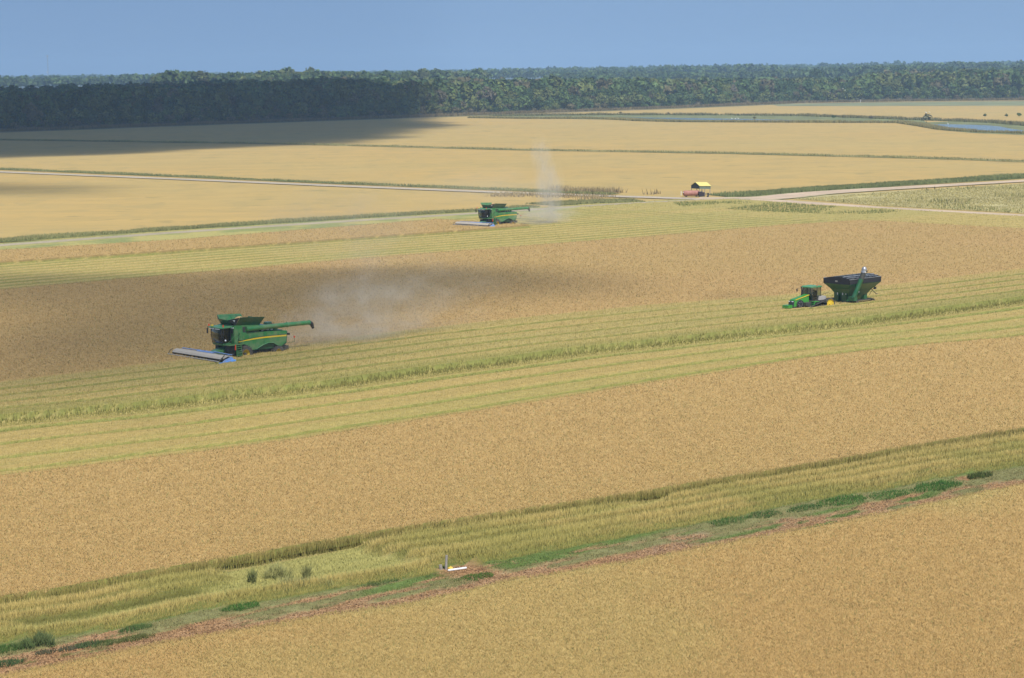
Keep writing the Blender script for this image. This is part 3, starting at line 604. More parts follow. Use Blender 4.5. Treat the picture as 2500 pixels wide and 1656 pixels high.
fl2 = MB().add([(-9000, 3100, .0), (9000, 3100, .0), (16000, 24000, .0), (-16000, 24000, .0)], [(0, 1, 2, 3)]).add([(60, 2620, .02), (900, 2700, .02), (900, 3100, .02), (60, 3100, .02)], [(0, 1, 2, 3)]).build('forest_floor', M_ff); tag(fl2, kind='structure')
ff = MB().add([(x, y, -.03) for x, y in floor_pts], [tuple(range(len(floor_pts)))]).build('forest_floor', M_ff); tag(ff, kind='structure')
def belt(name, D0, D1, a0, a1, spacing, h0, h1, seed, label, rad=7.5, nleaf=60, pal=PFAR):
    g = np.random.default_rng(seed); area = (D1**2-D0**2)/2*R(a1-a0); n_ = int(area/(spacing**2)); n_ = min(n_, 5000)
    D = np.sqrt(g.uniform(D0**2, D1**2, n_)); A = R(1)*g.uniform(a0, a1, n_); c = np.stack([D*np.sin(A), D*np.cos(A)], 1)
    hh = g.uniform(h0, h1, n_)*(1+.30*(fbm(c[:, 0]*.008, c[:, 1]*.008, seed)-.5)*2)
    tree_mass(name, c, hh, rad, nleaf, .30, pal, seed, label, .5)
belt('far_wood', 2500, 2760, -9.2, -.6, 13, 27, 33, 21, 'pale sunlit tree belt showing over the dark wood on the left', nleaf=80, pal=[PAL['mid green'], PAL['olive green'], PAL['mid green']])
belt('far_wood', 2850, 3050, 1, 16, 17, 25, 29.5, 26, 'low green tree belt closest behind the right part of the wood')
belt('far_wood', 3500, 3900, -16, 16, 22, 27, 32, 22, 'bluish tree belt just behind the wood across the whole width')
belt('far_wood', 4700, 5100, -1, 16, 28, 29, 35, 23, 'bluish tree belt farther back behind the right part of the wood')
belt('far_wood', 5500, 6200, -16, 16, 40, 28, 33, 24, 'faint blue line of trees just under the skyline', rad=9, nleaf=40)
belt('far_wood', 9000, 10500, -16, 16, 75, 30, 34, 25, 'faintest blue line of trees on the horizon', rad=13, nleaf=30)
# trees that stand out
for (px, D, kind, sc, cn, lb) in [(1993, 2650, 'big', 1.42, 'dark green', 'single tall dark round tree rising above the far wood right of centre'),
                                  (775, 2480, 'big', 1.36, 'brownish', 'reddish brown tree top above the shaded wood left of centre'),
                                  (548, 2480, 'big', 1.25, 'mid green', 'pale green tree top at the left end of the sunlit belt')]:
    p = gp(px, 166+F*H/D, 0); tree('broadleaf_tree', (p.x, p.y, 0), kind, px, sc, PAL[cn] if cn != 'brownish' else (.2, .09, .05), lb, None)
p = gp(2262, 300); tree('bank_tree', p, 'bush', 1, 1.0, (.15, .15, .095), 'sparse grey green bush on the bank at the left end of the right pond', None, 'bush')
for k, (px, py, sc, cn, lb) in enumerate([(1515, 280, .4, 'brownish', 'small brown bush on the far bank at the left end of the narrow pond'), (1632, 281, .38, 'brownish', 'second small brown bush along the far bank of the narrow pond'),
        (1842, 291, .35, 'brownish', 'tiny dark bush on the near levee of the narrow pond'), (2035, 290, .42, 'dark green', 'small dark bush on the bank right of the narrow pond'),
        (2127, 292, .45, 'grey brown', 'round grey bush on the bank between the two ponds'), (2405, 286, .4, 'mid green', 'green bush behind the right pond, left one of the row'),
        (2457, 286, .42, 'mid green', 'green bush behind the right pond, middle one of the row'), (2488, 286, .5, 'mid green', 'green bush behind the right pond, right one of the row'),
        (2468, 306, .4, 'brownish', 'small bush on the right pond bank near the picture edge')]):
    tree('bank_bush', gp(px, py), 'bush', k, sc, PAL[cn], lb, 'bushes along the pond banks', 'bush')

# ------------------------------------------------------------ foreground bushes, post and litter on the bare strip
def tuft(name, px, py, hgt_, wid, n_, base, tip, label, cat, group=None):
    p = gp(px, py); r = np.sqrt(RNG.random(n_))*wid/2; a = RNG.uniform(0, 6.28, n_); zz = RNG.uniform(0, .55, n_)*hgt_
    v2 = RNG.uniform(.65, 1.35, (n_, 1)); q = (zz/hgt_)[:, None]
    u_, v_ = r*np.cos(a), r*np.sin(a)
    if name != 'weed_mat': lob = 1+.38*np.sin(a*3+px)+.2*np.sin(a*5+py); u_, v_ = u_*lob, v_*lob; zz = zz*(1+.3*np.sin(a*2+px)); hgt_ = hgt_*1.12
    if cat == 'weed' and name == 'weed_mat': u_, v_ = u_*1.35*(1+.15*np.sin(a*3+px)), v_*.65*(1+.15*np.sin(a*5+py))
    o = blades(name, u_*dd[0]+v_*nn[0], u_*dd[1]+v_*nn[1], zz*(1-r/wid), hgt_*RNG.uniform(.3, .55, n_), RNG.uniform(.03, .07, n_), np.asarray(base)*v2, np.asarray(tip)*v2, label, cat, lean=.8)
    del o['kind']; o.location = (p.x, p.y, .05)
    if group: o['group'] = group
    return o
DG = (.27, .28, .095); DT = (.50, .46, .18)
tuft('weed_bush', 677, 1414, 1.25, 1.5, 700, DG, DT, 'largest round dark bush in the flattened pale patch of the lower stubble', 'weed')
tuft('weed_stalk', 616, 1428, 1.25, .45, 260, DG, (.22, .23, .08), 'tall narrow dark weed left of the round bush in the flattened patch', 'weed')
tuft('weed_stalk', 749, 1420, 1.3, .4, 220, DG, (.22, .21, .08), 'pointed dark weed right of the round bush in the flattened patch', 'weed')
tuft('weed_bush', 713, 1447, 1.2, 1.9, 700, (.08, .1, .03), DT, 'broad olive clump below the round bush in the flattened patch', 'weed')
tuft('weed_bush', 790, 1440, 1.0, 1.0, 260, DG, DT, 'low dark clump at the right end of the flattened patch', 'weed')
tuft('weed_bush', 100, 1578, 1.0, 1.4, 600, (.10, .135, .045), (.17, .21, .08), 'darkest leafy bush at the lower left edge of the stubble by bare soil', 'weed')
tuft('weed_bush', 62, 1586, .7, 1.1, 320, (.09, .13, .04), (.15, .2, .07), 'small leafy bush left of the darkest bush at lower left', 'weed')
for k, (px, py, wd, hh_, n2, b_, t_, lb) in enumerate([
    (20, 1590, 5, .55, 1500, (.045, .12, .03), (.09, .22, .06), 'bright green weed mat at the lower left corner above the grey soil'),
    (15, 1626, 4, .5, 1000, (.05, .11, .05), (.09, .19, .08), 'green weed mat at the left border below the grey soil'),
    (110, 1598, 2.2, .4, 500, (.09, .12, .08), (.13, .17, .11), 'grey green weed cushion on the grey soil at lower left'),
    (166, 1589, 2.4, .4, 600, (.09, .12, .08), (.13, .17, .11), 'second grey green weed cushion on the grey soil at lower left'),
    (215, 1580, 3.2, .5, 900, (.05, .12, .05), (.10, .18, .08), 'green weed cushion at the start of the long weed streak'),
    (260, 1575, 3.6, .4, 900, (.06, .12, .04), (.12, .20, .07), 'green weed streak left part on the bare strip'),
    (330, 1563, 4.2, .4, 1000, (.07, .12, .04), (.14, .19, .07), 'green weed streak right part on the bare strip'),
    (330, 1540, 4, .5, 1000, (.05, .12, .04), (.10, .22, .07), 'green weed mat at the stubble foot left of the flattened patch'),
    (590, 1488, 5, .5, 1500, (.04, .14, .03), (.09, .26, .06), 'brightest green weed mat under the flattened patch'),
    (930, 1425, 5.5, .4, 1400, (.05, .12, .04), (.11, .22, .07), 'green weed mat between flattened patch and wooden post'),
    (1162, 1413, 5.5, .35, 1500, (.05, .14, .03), (.11, .24, .06), 'bright green weed streak in the dirt below the wooden post'),
    (1780, 1278, 7, .5, 1500, (.05, .14, .04), (.10, .25, .07), 'bright green weed mat lowest of the five on the right'),
    (1865, 1262, 6, .5, 1300, (.05, .13, .04), (.09, .22, .07), 'bright green weed mat second from the bottom on the right'),
    (1965, 1246, 6, .5, 1400, (.05, .13, .04), (.09, .23, .07), 'bright green weed mat in the middle of the five on the right'),
    (2060, 1228, 9, .6, 2200, (.04, .14, .03), (.08, .25, .06), 'bright green weed mat fourth from the bottom on the right'),
    (2170, 1212, 8, .5, 1600, (.04, .14, .03), (.08, .25, .06), 'bright green weed mat fifth from the bottom on the right'),
    (2285, 1193, 9, .7, 2300, (.04, .14, .03), (.08, .25, .06), 'largest bright green weed mat near the right border'),
    (2390, 1168, 5, .8, 1200, (.05, .10, .03), (.09, .16, .05), 'dark green weed mat topmost at the right border')]):
    tuft('weed_mat', px, py, hh_*.8, wd*.44, int(n2*.5), [c*q for c, q in zip(b_, (1.3, 1.0, .8))], [c*q for c, q in zip(t_, (1.2, .82, .75))], lb, 'weed', 'green weed mats on the bare strip')
M_wood = mat('weathered_wood', (.30, .27, .24), .85, var=.25, scale=6)
M_white = mat('white_paint', (.78, .78, .76), .5, var=.04)
p = gp(1088, 1393); m = MB(); m.tube((0, 0, -.3), (.07, .05, 1.05), .085, .07, 9); post = m.build('post', M_wood, None, smooth=True); post.location = p; post.scale = (1.15, 1.15, 1.0)
tag(post, 'leaning grey wooden post beside the stubble and bare soil', 'post')
stp = MB().tube((0, 0, -.2), (-.05, 0, .42), .13, .11, 8).build('post_stump', M_wood); stp.location = p+Vector((-.3, -.1, 0)); tag(stp, 'short grey stump at the foot of the leaning post', 'stump')
q = gp(1116, 1394); m = MB().tube((-.62, -.34, 0), (.62, .34, 0), .075, .075, 12); pip = m.build('pipe', M_white, None, smooth=True); pip.location = q+Vector((0, 0, .12)); tag(pip, 'short white plastic pipe lying on the bare soil', 'pipe')
q = gp(1100, 1392); m = MB().ball((0, 0, .12), .2, .55); m.tube((0, 0, .2), (0, 0, .28), .06, .05, 8); jg = m.build('yellow_lid', mat('yellow_plastic', (.7, .48, .08), .5, var=.1), None, smooth=True); jg.location = q; tag(jg, 'small yellow cap on the soil between post and white pipe', 'cap')

# ------------------------------------------------------------ vehicle materials
M_jd = mat('green_paint', (.024, .185, .050), .34, var=.10, scale=1.2, dust=.42, coat=.15)
M_jdd = mat('dark_and_shaded_green', (.012, .085, .032), .38, var=.12, scale=1.2, dust=.16, coat=.2)  # darker green; on the near tank flap it paints in shade
M_roof = mat('roof_green', (.05, .26, .11), .4, var=.1, scale=1.5, dust=.35)
M_yel = mat('yellow_paint', (.72, .50, .015), .45, var=.08, dust=.25)
M_blk = mat('black_plastic', (.022, .022, .024), .6, var=.2, scale=3)
M_dk = mat('dark_chassis', (.030, .034, .032), .7, var=.3, scale=3, dust=.25)
M_rub = mat('tyre_rubber', (.040, .042, .045), .8, var=.2, scale=4, dust=.35)
M_steel = mat('worn_steel', (.42, .42, .43), .4, metal=.6, var=.15, scale=4)
M_grey = mat('dusty_grey_metal', (.33, .31, .285), .6, var=.1, scale=2)
M_blue = mat('blue_paint', (.20, .32, .58), .4, var=.1, scale=2)
M_lblue = mat('bright_blue_plastic', (.10, .34, .80), .45, var=.08, dust=.15)
M_red = mat('red_lens', (.75, .07, .02), .35, var=.05)
M_lamp = mat('lamp_lens', (.75, .76, .78), .2, var=.05)
M_tarp = mat('black_tarp', (.018, .017, .020), .7, var=.2, scale=2)
M_grain = mat('rice_grain', (.55, .36, .15), .9, var=.15, scale=8)
M_cloth = mat('blue_work_shirt', (.07, .10, .18), .9); M_skin = mat('skin', (.42, .25, .17), .6, var=.05); M_cap = mat('cap_cloth', (.05, .05, .05), .9); M_jean = mat('dark_trousers', (.03, .035, .06), .9)
M_glass = bpy.data.materials.new('cab_glass'); M_glass.use_nodes = True
_t = M_glass.node_tree; _t.nodes.remove(_t.nodes['Principled BSDF']); _a = _t.nodes.new('ShaderNodeBsdfTransparent'); _a.inputs[0].default_value = (.33, .39, .38, 1)
_g = _t.nodes.new('ShaderNodeBsdfGlossy'); _g.inputs['Roughness'].default_value = .05; _lw = _t.nodes.new('ShaderNodeLayerWeight'); _lw.inputs[0].default_value = .5; _f = _t.nodes.new('ShaderNodeMapRange'); _f.inputs[1].default_value = .3; _f.inputs[3].default_value = .05; _f.inputs[4].default_value = .6; _t.links.new(_lw.outputs['Facing'], _f.inputs[0]); _m = _t.nodes.new('ShaderNodeMixShader')
_t.links.new(_f.outputs[0], _m.inputs[0]); _t.links.new(_a.outputs[0], _m.inputs[1]); _t.links.new(_g.outputs[0], _m.inputs[2]); _t.links.new(_m.outputs[0], _t.nodes['Material Output'].inputs[0])

def seated_person(loc, rz, shirt, label):
    """a driver: one skinned body seated with hands on the wheel; hair/cap and clothes as children"""
    P = {'pelvis': (0, 0, .0), 'waist': (-.02, 0, .18), 'chest': (0, 0, .40), 'neck': (.02, 0, .56), 'chin': (.04, 0, .64), 'head': (.04, 0, .74), 'crown': (.03, 0, .83)}
    vs_ = []; ed = []; rad = []
    def av(p, r): vs_.append(p); rad.append(r); return len(vs_)-1
    pel = av(P['pelvis'], .15); wa = av(P['waist'], .145); ch = av(P['chest'], .165); ne = av(P['neck'], .065); cn = av(P['chin'], .075); hd = av(P['head'], .100); cw = av(P['crown'], .075)
    ed += [(pel, wa), (wa, ch), (ch, ne), (ne, cn), (cn, hd), (hd, cw)]
    ns_ = av((.145, 0, .72), .014); ed.append((hd, ns_))
    for s_ in (-1, 1):
        er = av((.035, s_*.105, .73), .016); ed.append((hd, er))
        sh = av((0, s_*.20, .47), .072); el = av((.13, s_*.27, .23), .05); wr = av((.36, s_*.17, .30), .034); pm = av((.43, s_*.155, .325), .036); ed += [(ch, sh), (sh, el), (el, wr), (wr, pm)]
        for j, (dy, ln) in enumerate(((-.024, .055), (-.008, .066), (.008, .062), (.024, .048))):
            a = av((.43+ln*.6, s_*.155+dy, .345), .0105); b = av((.43+ln, s_*.155+dy, .315), .009); ed += [(pm, a), (a, b)]
        a = av((.43, s_*.155-s_*.045, .345), .0115); b = av((.46, s_*.155-s_*.055, .355), .0095); ed += [(pm, a), (a, b)]
        hp = av((.04, s_*.10, -.01), .105); kn = av((.46, s_*.13, .02), .072); an = av((.52, s_*.13, -.38), .045); toe = av((.68, s_*.14, -.43), .04); ed += [(pel, hp), (hp, kn), (kn, an), (an, toe)]
    me = bpy.data.meshes.new('person'); me.from_pydata(vs_, ed, []); o = bpy.data.objects.new('person', me); C.objects.link(o)
    sk = o.modifiers.new('skin', 'SKIN'); sk.use_smooth_shade = True
    for i, v in enumerate(me.skin_vertices[0].data): v.radius = (rad[i], rad[i]*(1.0))
    me.skin_vertices[0].data[0].use_root = True
    sb = o.modifiers.new('sub', 'SUBSURF'); sb.levels = 1; sb.render_levels = 1
    dg = bpy.context.evaluated_depsgraph_get(); me2 = bpy.data.meshes.new_from_object(o.evaluated_get(dg)); o.modifiers.clear(); o.data = me2; bpy.data.meshes.remove(me)
    me2.materials.clear(); me2.materials.append(M_skin); me2.materials.append(shirt); me2.materials.append(M_jean)
    for p in me2.polygons:
        z, x, y = p.center.z, p.center.x, abs(p.center.y)
        p.material_index = 2 if (z < .08 and (x < .75)) else (1 if (z < .55 and not (x > .33 and z > .2)) else 0); p.use_smooth = True
    cap = MB().ball((.03, 0, .80), .115, .62, 12, 6); cap.box(.10, .23, -.07, .07, .775, .79); c = cap.build('cap', M_cap, o, smooth=True)
    o.location = loc; o.rotation_euler = (0, 0, rz); tag(o, label, 'person'); return o

def wheel(parent, x, y, z, r, wdt, side, hub=M_yel):
    t = MB(); y0, y1 = y-wdt/2, y+wdt/2
    t.lathe_y(x, z, [(r*.56, y0), (r*.92, y0), (r, y0+wdt*.12), (r, y1-wdt*.12), (r*.92, y1), (r*.56, y1), (r*.56, y0)], 36)
    n_ = 22
    for i in range(n_):
        a = 2*math.pi*i/n_
        for sgn in (-1, 1):
            c = Vector((x+(r+.01)*math.cos(a+.07*sgn), y+sgn*wdt*.24, z+(r+.01)*math.sin(a+.07*sgn)))
            rot = Matrix.Rotation(-a, 3, 'Y') @ Matrix.Rotation(sgn*.6, 3, 'X'); t.box(c.x-.05, c.x+.05, c.y-wdt*.27, c.y+wdt*.27, c.z-.035, c.z+.035, rot)
        a0 = a; c = Vector((x+r*.86*math.cos(a), y+side*wdt*.5, z+r*.86*math.sin(a))); t.box(c.x-.1, c.x+.1, c.y-.03, c.y+.03, c.z-.03, c.z+.03, Matrix.Rotation(-a, 3, 'Y'))
    w_ = t.build('wheel', M_rub, parent)
    h_ = MB().lathe_y(x, z, [(.02, y+side*wdt*.12), (r*.16, y+side*wdt*.12), (r*.18, y-side*wdt*.02), (r*.38, y-side*wdt*.02), (r*.50, y+side*wdt*.25), (r*.57, y+side*wdt*.36)], 28); h_.build('rim', hub, w_, smooth=True)
    return w_

# ------------------------------------------------------------ combine harvester, traced side profile given real width
def cp(X_, Y_, y): x = (1130+82*y-X_)/91; return x, (825+12*x+10.5*y-Y_)/121
def make_combine(loc, rz, label):
    e = empty('combine_harvester', loc, rz); tag(e, label, 'combine harvester', 'green combines working in the rice')
    prof = [cp(X_, Y_, 1.7) for X_, Y_ in [(1195,420),(1500,398),(1820,378),(1817,470),(1805,550),(1740,610),(1690,602),(1640,568),(1570,562),(1500,596),(1400,660),(1345,672),(1290,605),(1215,570),(1185,560)]]
    b = MB()
    for y0, y1 in ((1.42, 1.70), (-1.70, -1.42)): b.prism(prof, y0, y1)
    body = b.build('side_shield', M_jd, e, bevel=.04)
    # inner body, engine deck, tank walls
    b = MB(); b.box(-5.6, 1.0, -1.40, 1.40, 1.25, 3.36); b.prism([(-5.6, 1.3), (-6.2, 1.7), (-6.35, 3.1), (-5.6, 3.3)], -1.38, 1.38); b.build('body', M_jdd, e, bevel=.03)
    b = MB(); b.prism([(1.3, 3.3), (1.3, 4.46), (-2.1, 4.26), (-2.1, 3.3)], -1.5, 1.5)
    gt = b.build('grain_tank', M_jd, e, bevel=.03)
    m = MB(); m.box(-2.0, .25, 1.502, 1.54, 3.5, 4.2); m.build('recess_shade_plate', M_dk, gt)  # flat dark plate on the tank wall, painting in the auger recess's shade
    # front wall beside the cab, with black vent and marker lamps
    b = MB(); b.prism([(1.05, 2.3), (1.55, 2.3), (1.6, 4.40), (1.05, 4.46)], -1.68, 1.68); fw = b.build('front_panel', M_jd, e, bevel=.04)
    m = MB(); m.box(1.6, 1.66, 1.18, 1.5, 3.55, 4.05); m.build('vent', M_blk, fw)
    m = MB()
    for yy in (1.2, 1.55): m.tube((1.6, yy, 4.2), (1.68, yy, 4.2), .07, .07, 8)
    m.build('work_lamp', M_lamp, fw)
    # yellow stripe and dark trim, slightly proud of the shield
    up = [(1.09, 2.53), (0, 2.66), (-1.2, 2.76), (-2.54, 2.80), (-4.2, 2.79), (-5.95, 2.74)]; lo = [(-5.93, 2.56), (-4.2, 2.61), (-2.54, 2.63), (-1.2, 2.60), (0, 2.54), (1.0, 2.47)]
    MB().prism(up+lo, 1.70, 1.712).build('stripe', M_yel, body); MB().prism([(x, z+.07) for x, z in up]+[(x, z+.01) for x, z in up[::-1]], 1.70, 1.720).build('trim', M_dk, body)
    m = MB().prism([(-2.66, 1.85), (-2.63, 1.85), (-2.63, 3.40), (-2.66, 3.40)], 1.70, 1.708); m.build('panel_seam', M_blk, body)
    # dusty lower skirt colour break
    m = MB(); m.path([(-1.5, 1.70, 1.42), (-2.5, 1.72, 1.84), (-3.3, 1.72, 2.04), (-4.05, 1.72, 1.94), (-4.6, 1.72, 1.6)], .04, 6); m.build('wheel_arch_lip', M_roof, body)
    # chassis and axles
    m = MB(); m.box(-5.0, 1.6, -.8, .8, .75, 1.3); m.tube((0, -1.6, .95), (0, 1.6, .95), .2, .2, 10); m.tube((-4.75, -1.5, .72), (-4.75, 1.5, .72), .12, .12, 10); m.box(-6.6, -5.5, -1.2, 1.2, .9, 1.35); m.build('chassis', M_dk, e)
    for s_ in (1, -1):
        wheel(e, 0.0, s_*1.42, .98, .98, .72, s_); wheel(e, -4.75, s_*1.42, .74, .76, .55, s_)
    # cab
    c = empty('cab', (0, 0, 0)); C.objects.unlink(c); bpy.data.objects.remove(c)
    m = MB(); m.hexa([(1.6, -1.05, 2.15), (2.75, -1.05, 2.15), (2.75, 1.05, 2.15), (1.6, 1.05, 2.15)], [(1.6, -1.08, 2.42), (2.85, -1.08, 2.42), (2.85, 1.08, 2.42), (1.6, 1.08, 2.42)])
    cab = m.build('cab_base', M_jd, e, bevel=.03)
    m = MB()
    for y in (-1.05, 1.05):
        m.path([(2.78, y, 2.4), (2.98, y, 3.3), (2.95, y, 4.18)], .055, 6); m.path([(1.68, y, 2.4), (1.68, y, 4.18)], .06, 6)
    m.path([(2.98, -1.05, 4.15), (2.98, 1.05, 4.15)], .05, 6); m.box(1.55, 1.62, -1.05, 1.05, 2.4, 4.2); m.box(1.9, 2.3, -.28, .28, 2.42, 2.6); m.box(1.75, 1.95, -.27, .27, 2.5, 3.4); m.box(2.5, 2.62, -.1, .1, 2.4, 2.95); m.box(1.9, 2.3, .38, .55, 2.5, 2.9)
    m.build('cab_frame', M_blk, cab)
    m = MB(); n_ = 8
    fr = [(2.80+.24*math.sin(math.pi*(.5+z/1.76*.5))*0+.16*math.sin(math.pi*z/1.76)+.06*z, z+2.42) for z in np.linspace(0, 1.76, 7)]
    ys = np.linspace(-1.03, 1.03, n_); bow = .16*(1-(ys/1.03)**2)
    m.add([(xa+bow[j], ys[j], za) for xa, za in fr for j in range(n_)], [(i*n_+j, i*n_+j+1, (i+1)*n_+j+1, (i+1)*n_+j) for i in range(len(fr)-1) for j in range(n_-1)])
    m.build('windscreen', M_glass, cab, smooth=True)
    m = MB()
    for y in (-1.07, 1.07): m.add([(1.72, y, 2.42), (2.8, y, 2.42), (2.97, y, 3.3), (2.95, y, 4.16), (1.72, y, 4.16)], [(0, 1, 2, 3, 4)])
    m.build('side_window', M_glass, cab)
    m = MB(); m.prism([(1.45, 4.20), (3.20, 4.20), (3.28, 4.27), (3.15, 4.36), (1.45, 4.42)], -1.28, 1.28); roof = m.build('cab_roof', M_roof, e, bevel=.04)
    m = MB()
    for y in (-.95, -.7, -.45, -.2, .2, .45, .7, .95): m.box(3.17, 3.24, y-.07, y+.07, 4.10, 4.19)
    m.build('roof_lamps', M_lamp, roof)
    m = MB().ball((3.0, -.75, 4.46), .19, .55); m.build('receiver_dome', M_yel, roof, smooth=True)
    for (x, y) in ((3.05, -1.35), (2.75, 1.15)): MB().tube((x, y, 4.32), (x, y, 4.62), .09, .08, 10).build('beacon', M_red, roof, smooth=True)
    for s_, zz in ((-1, 3.7), (1, 3.6)):
        m = MB(); m.path([(2.95, s_*1.1, 4.2), (3.1, s_*1.62, 4.25), (3.1, s_*1.66, 4.05)], .03, 6); a = m.build('mirror_arm', M_blk, cab); MB().box(3.05, 3.12, s_*1.66-.13, s_*1.66+.13, zz-.22, zz+.38).build('mirror', M_blk, a, bevel=.02)
    # tank extension: four flared flaps round a heap of grain
    bz_, tz = 4.44, 5.42
    Bn, Bf, Tn, Tf = 1.42, -1.42, 2.05, -2.0
    m = MB(); m.slab([(1.2, Bn, 4.46), (-2.2, Bn, 4.26), (-2.6, Tn, 5.22), (.95, Tn, 5.45)], .035); ne_ = m.build('tank_flap', M_jdd, e)  # near flap: shade of its down-facing side put into the darker green
    m = MB(); m.slab([(1.2, Bf, 4.46), (-2.2, Bf, 4.26), (-1.95, Tf, 5.34), (1.45, Tf, 5.5)], .035); m.build('tank_flap', M_jd, e)
    m2 = MB(); m2.path([(1.35, Tf+.12, 5.30), (-1.95, Tf+.12, 5.14)], .035, 6)
    for xx in (-1.3, -.5, .3, 1.0): m2.path([(xx, Bf+.06, 4.45), (xx+.1, Tf+.08, 5.3)], .03, 5)
    m2.build('flap_rib', M_jdd, e)
    m = MB(); m.slab([(1.22, Bf, 4.46), (1.22, .75, 4.46), (1.95, .95, 5.12), (1.9, -1.2, 5.18)], .035); m.build('tank_flap', M_jdd, e)
    m = MB(); m.slab([(-2.2, Bf, 4.26), (-2.2, Bn, 4.26), (-2.75, 1.5, 4.95), (-2.75, -1.5, 5.0)], .035); m.build('tank_flap', M_jdd, e)
    m = MB(); m.slab([(1.22, .75, 4.46), (1.2, Bn, 4.46), (1.0, Tn, 5.42), (1.95, .95, 5.12)], .02); m.slab([(1.22, Bf, 4.46), (1.2, Bf, 4.46), (1.45, Tf, 5.5), (1.9, -1.2, 5.18)], .02); cn_ = m.build('corner_cloth', M_blk, e)
    m = MB(); m.slab([(1.42, 1.1, 4.78), (1.33, 1.42, 4.8), (1.38, 1.62, 5.08), (1.62, 1.2, 5.06)], -.03); m.build('clear_window', M_lamp, cn_)
    gm = MB(); ng = 14; vs_ = []
    for i_ in range(ng):
        for j_ in range(ng):
            x = -2.0+3.1*i_/(ng-1); y = -1.35+2.7*j_/(ng-1); vs_.append((x, y, 4.5+.85*math.exp(-((x+.25)/.95)**2-((y-.2)/.95)**2)+random.uniform(-.02, .02)))
    gm.add(vs_, [(i_*ng+j_, (i_+1)*ng+j_, (i_+1)*ng+j_+1, i_*ng+j_+1) for i_ in range(ng-1) for j_ in range(ng-1)]); gm.build('grain', M_grain, e, smooth=True)
    # engine deck
    m = MB(); m.box(-3.5, -2.25, -1.3, 1.0, 3.3, 4.12); m.box(-5.5, -3.6, -1.35, .6, 3.3, 3.75); m.tube((-4.6, -.2, 3.6), (-4.6, -.2, 4.25), .55, .5, 16); m.build('engine_deck', M_jdd, e, bevel=.03)
    m = MB(); m.box(-4.9, -3.7, .2, 1.2, 4.02, 4.08); m.box(-3.4, -2.4, .9, 1.3, 3.4, 3.8); m.build('air_intake_screen', M_blk, e)
    m = MB(); m.path([(-2.6, 1.3, 3.50), (-3.1, 1.3, 3.62), (-3.7, 1.3, 3.55)], .07, 8); m.ball((-4.1, 1.25, 3.6), .19, 1); m.build('pipework', M_lamp, e, smooth=True)
    # unloading auger folded back
    m = MB(); m.tube((-.1, 1.72, 3.93), (-2.2, 1.68, 3.94), .30, .30, 18); m.tube((-2.2, 1.68, 3.94), (-6.2, 1.55, 3.90), .285, .275, 18); m.tube((-6.2, 1.55, 3.90), (-9.55, 1.42, 3.86), .27, .265, 18)
    au = m.build('unloading_auger', M_jd, e, smooth=True)
    m = MB(); m.tube((-6.15, 1.55, 3.90), (-6.25, 1.55, 3.90), .31, .31, 18); m.tube((-9.5, 1.42, 3.86), (-9.6, 1.42, 3.86), .30, .30, 18); m.build('auger_collar', M_roof, au)
    m = MB(); m.tube((-9.58, 1.42, 3.86), (-9.95, 1.40, 3.66), .28, .25, 12); m.tube((-9.95, 1.40, 3.66), (-10.2, 1.38, 3.12), .25, .16, 12); m.build('auger_spout', M_blk, au, smooth=True)
    # platform, ladder, handrails
    m = MB(); m.box(.55, 2.7, 1.1, 2.15, 2.22, 2.3); pf = m.build('platform', M_jd, e)
    m = MB()
    for x in (.95, 1.65): m.path([(x, 2.1, 2.3), (x, 2.3, .75)], .04, 6)
    for k in range(6): m.box(.95, 1.65, 2.04+.05*k, 2.2+.05*k, 2.0-.25*k, 2.06-.25*k)
    m.box(.93, 1.67, 2.12, 2.16, .8, 1.55); m.build('ladder', M_jd, pf)
    m = MB(); m.path([(.7, 2.1, 2.3), (.7, 2.1, 3.25), (1.2, 2.1, 3.3), (1.45, 2.1, 2.9), (1.45, 2.1, 2.3)], .025, 5); m.path([(2.6, 1.4, 2.3), (2.1, 1.9, 2.9), (1.7, 1.9, 3.3)], .025, 5); m.build('handrail', M_jd, pf)
    MB().ball((2.62, 1.35, 2.78), .11, 1).build('front_lamp', M_lamp, pf, smooth=True)
    m = MB(); m.box(1.72, 1.8, 2.0, 2.16, 1.65, 2.3); m.build('warning_marker', M_red, pf)
    # rear stalk with reflector, tail lamp
    m = MB(); m.path([(-6.1, 1.65, 1.75), (-6.95, 1.9, 1.8), (-6.95, 1.9, 2.35)], .025, 5); sk_ = m.build('marker_arm', M_jdd, e); MB().box(-7.0, -6.9, 1.83, 2.0, 2.3, 2.52).build('reflector', M_red, sk_)
    MB().tube((-6.25, 1.5, 2.8), (-6.25, 1.85, 2.8), .13, .13, 12).build('tail_lamp', M_blk, e)
    # feeder house
    m = MB(); m.hexa([(1.2, -.75, 1.0), (4.0, -.75, .45), (4.0, .75, .45), (1.2, .75, 1.0)], [(1.2, -.75, 2.1), (4.0, -.75, 1.25), (4.0, .75, 1.25), (1.2, .75, 2.1)]); m.build('feeder_house', M_jd, e, bevel=.03)
    m = MB(); m.box(1.2, 2.3, .8, 1.5, 1.0, 2.1); m.box(1.3, 2.2, -1.4, -.8, 1.1, 2.0); m.path([(1.5, .9, 1.5), (3.9, 1.6, 1.1)], .05, 6); m.build('drive_gear', M_dk, e)
    # stripper header
    y0, y1 = -5.9, 4.65
    m = MB(); m.prism([(3.95, .35), (4.15, .30), (4.3, 1.32), (4.0, 1.42), (3.9, .9)], y0, y1); hdr = m.build('header', M_grey, e, bevel=.02); hdr['label'] = 'wide grey and blue cutting header with dusty hood'
    m = MB(); m.prism([(4.45, 1.42), (4.75, 1.50), (5.25, 1.34), (5.42, 1.12), (5.36, 1.08), (4.6, 1.33)], y0+.1, y1-.15); m.build('hood', mat('dusty_hood', (.42, .375, .31), .6, var=.06), hdr)
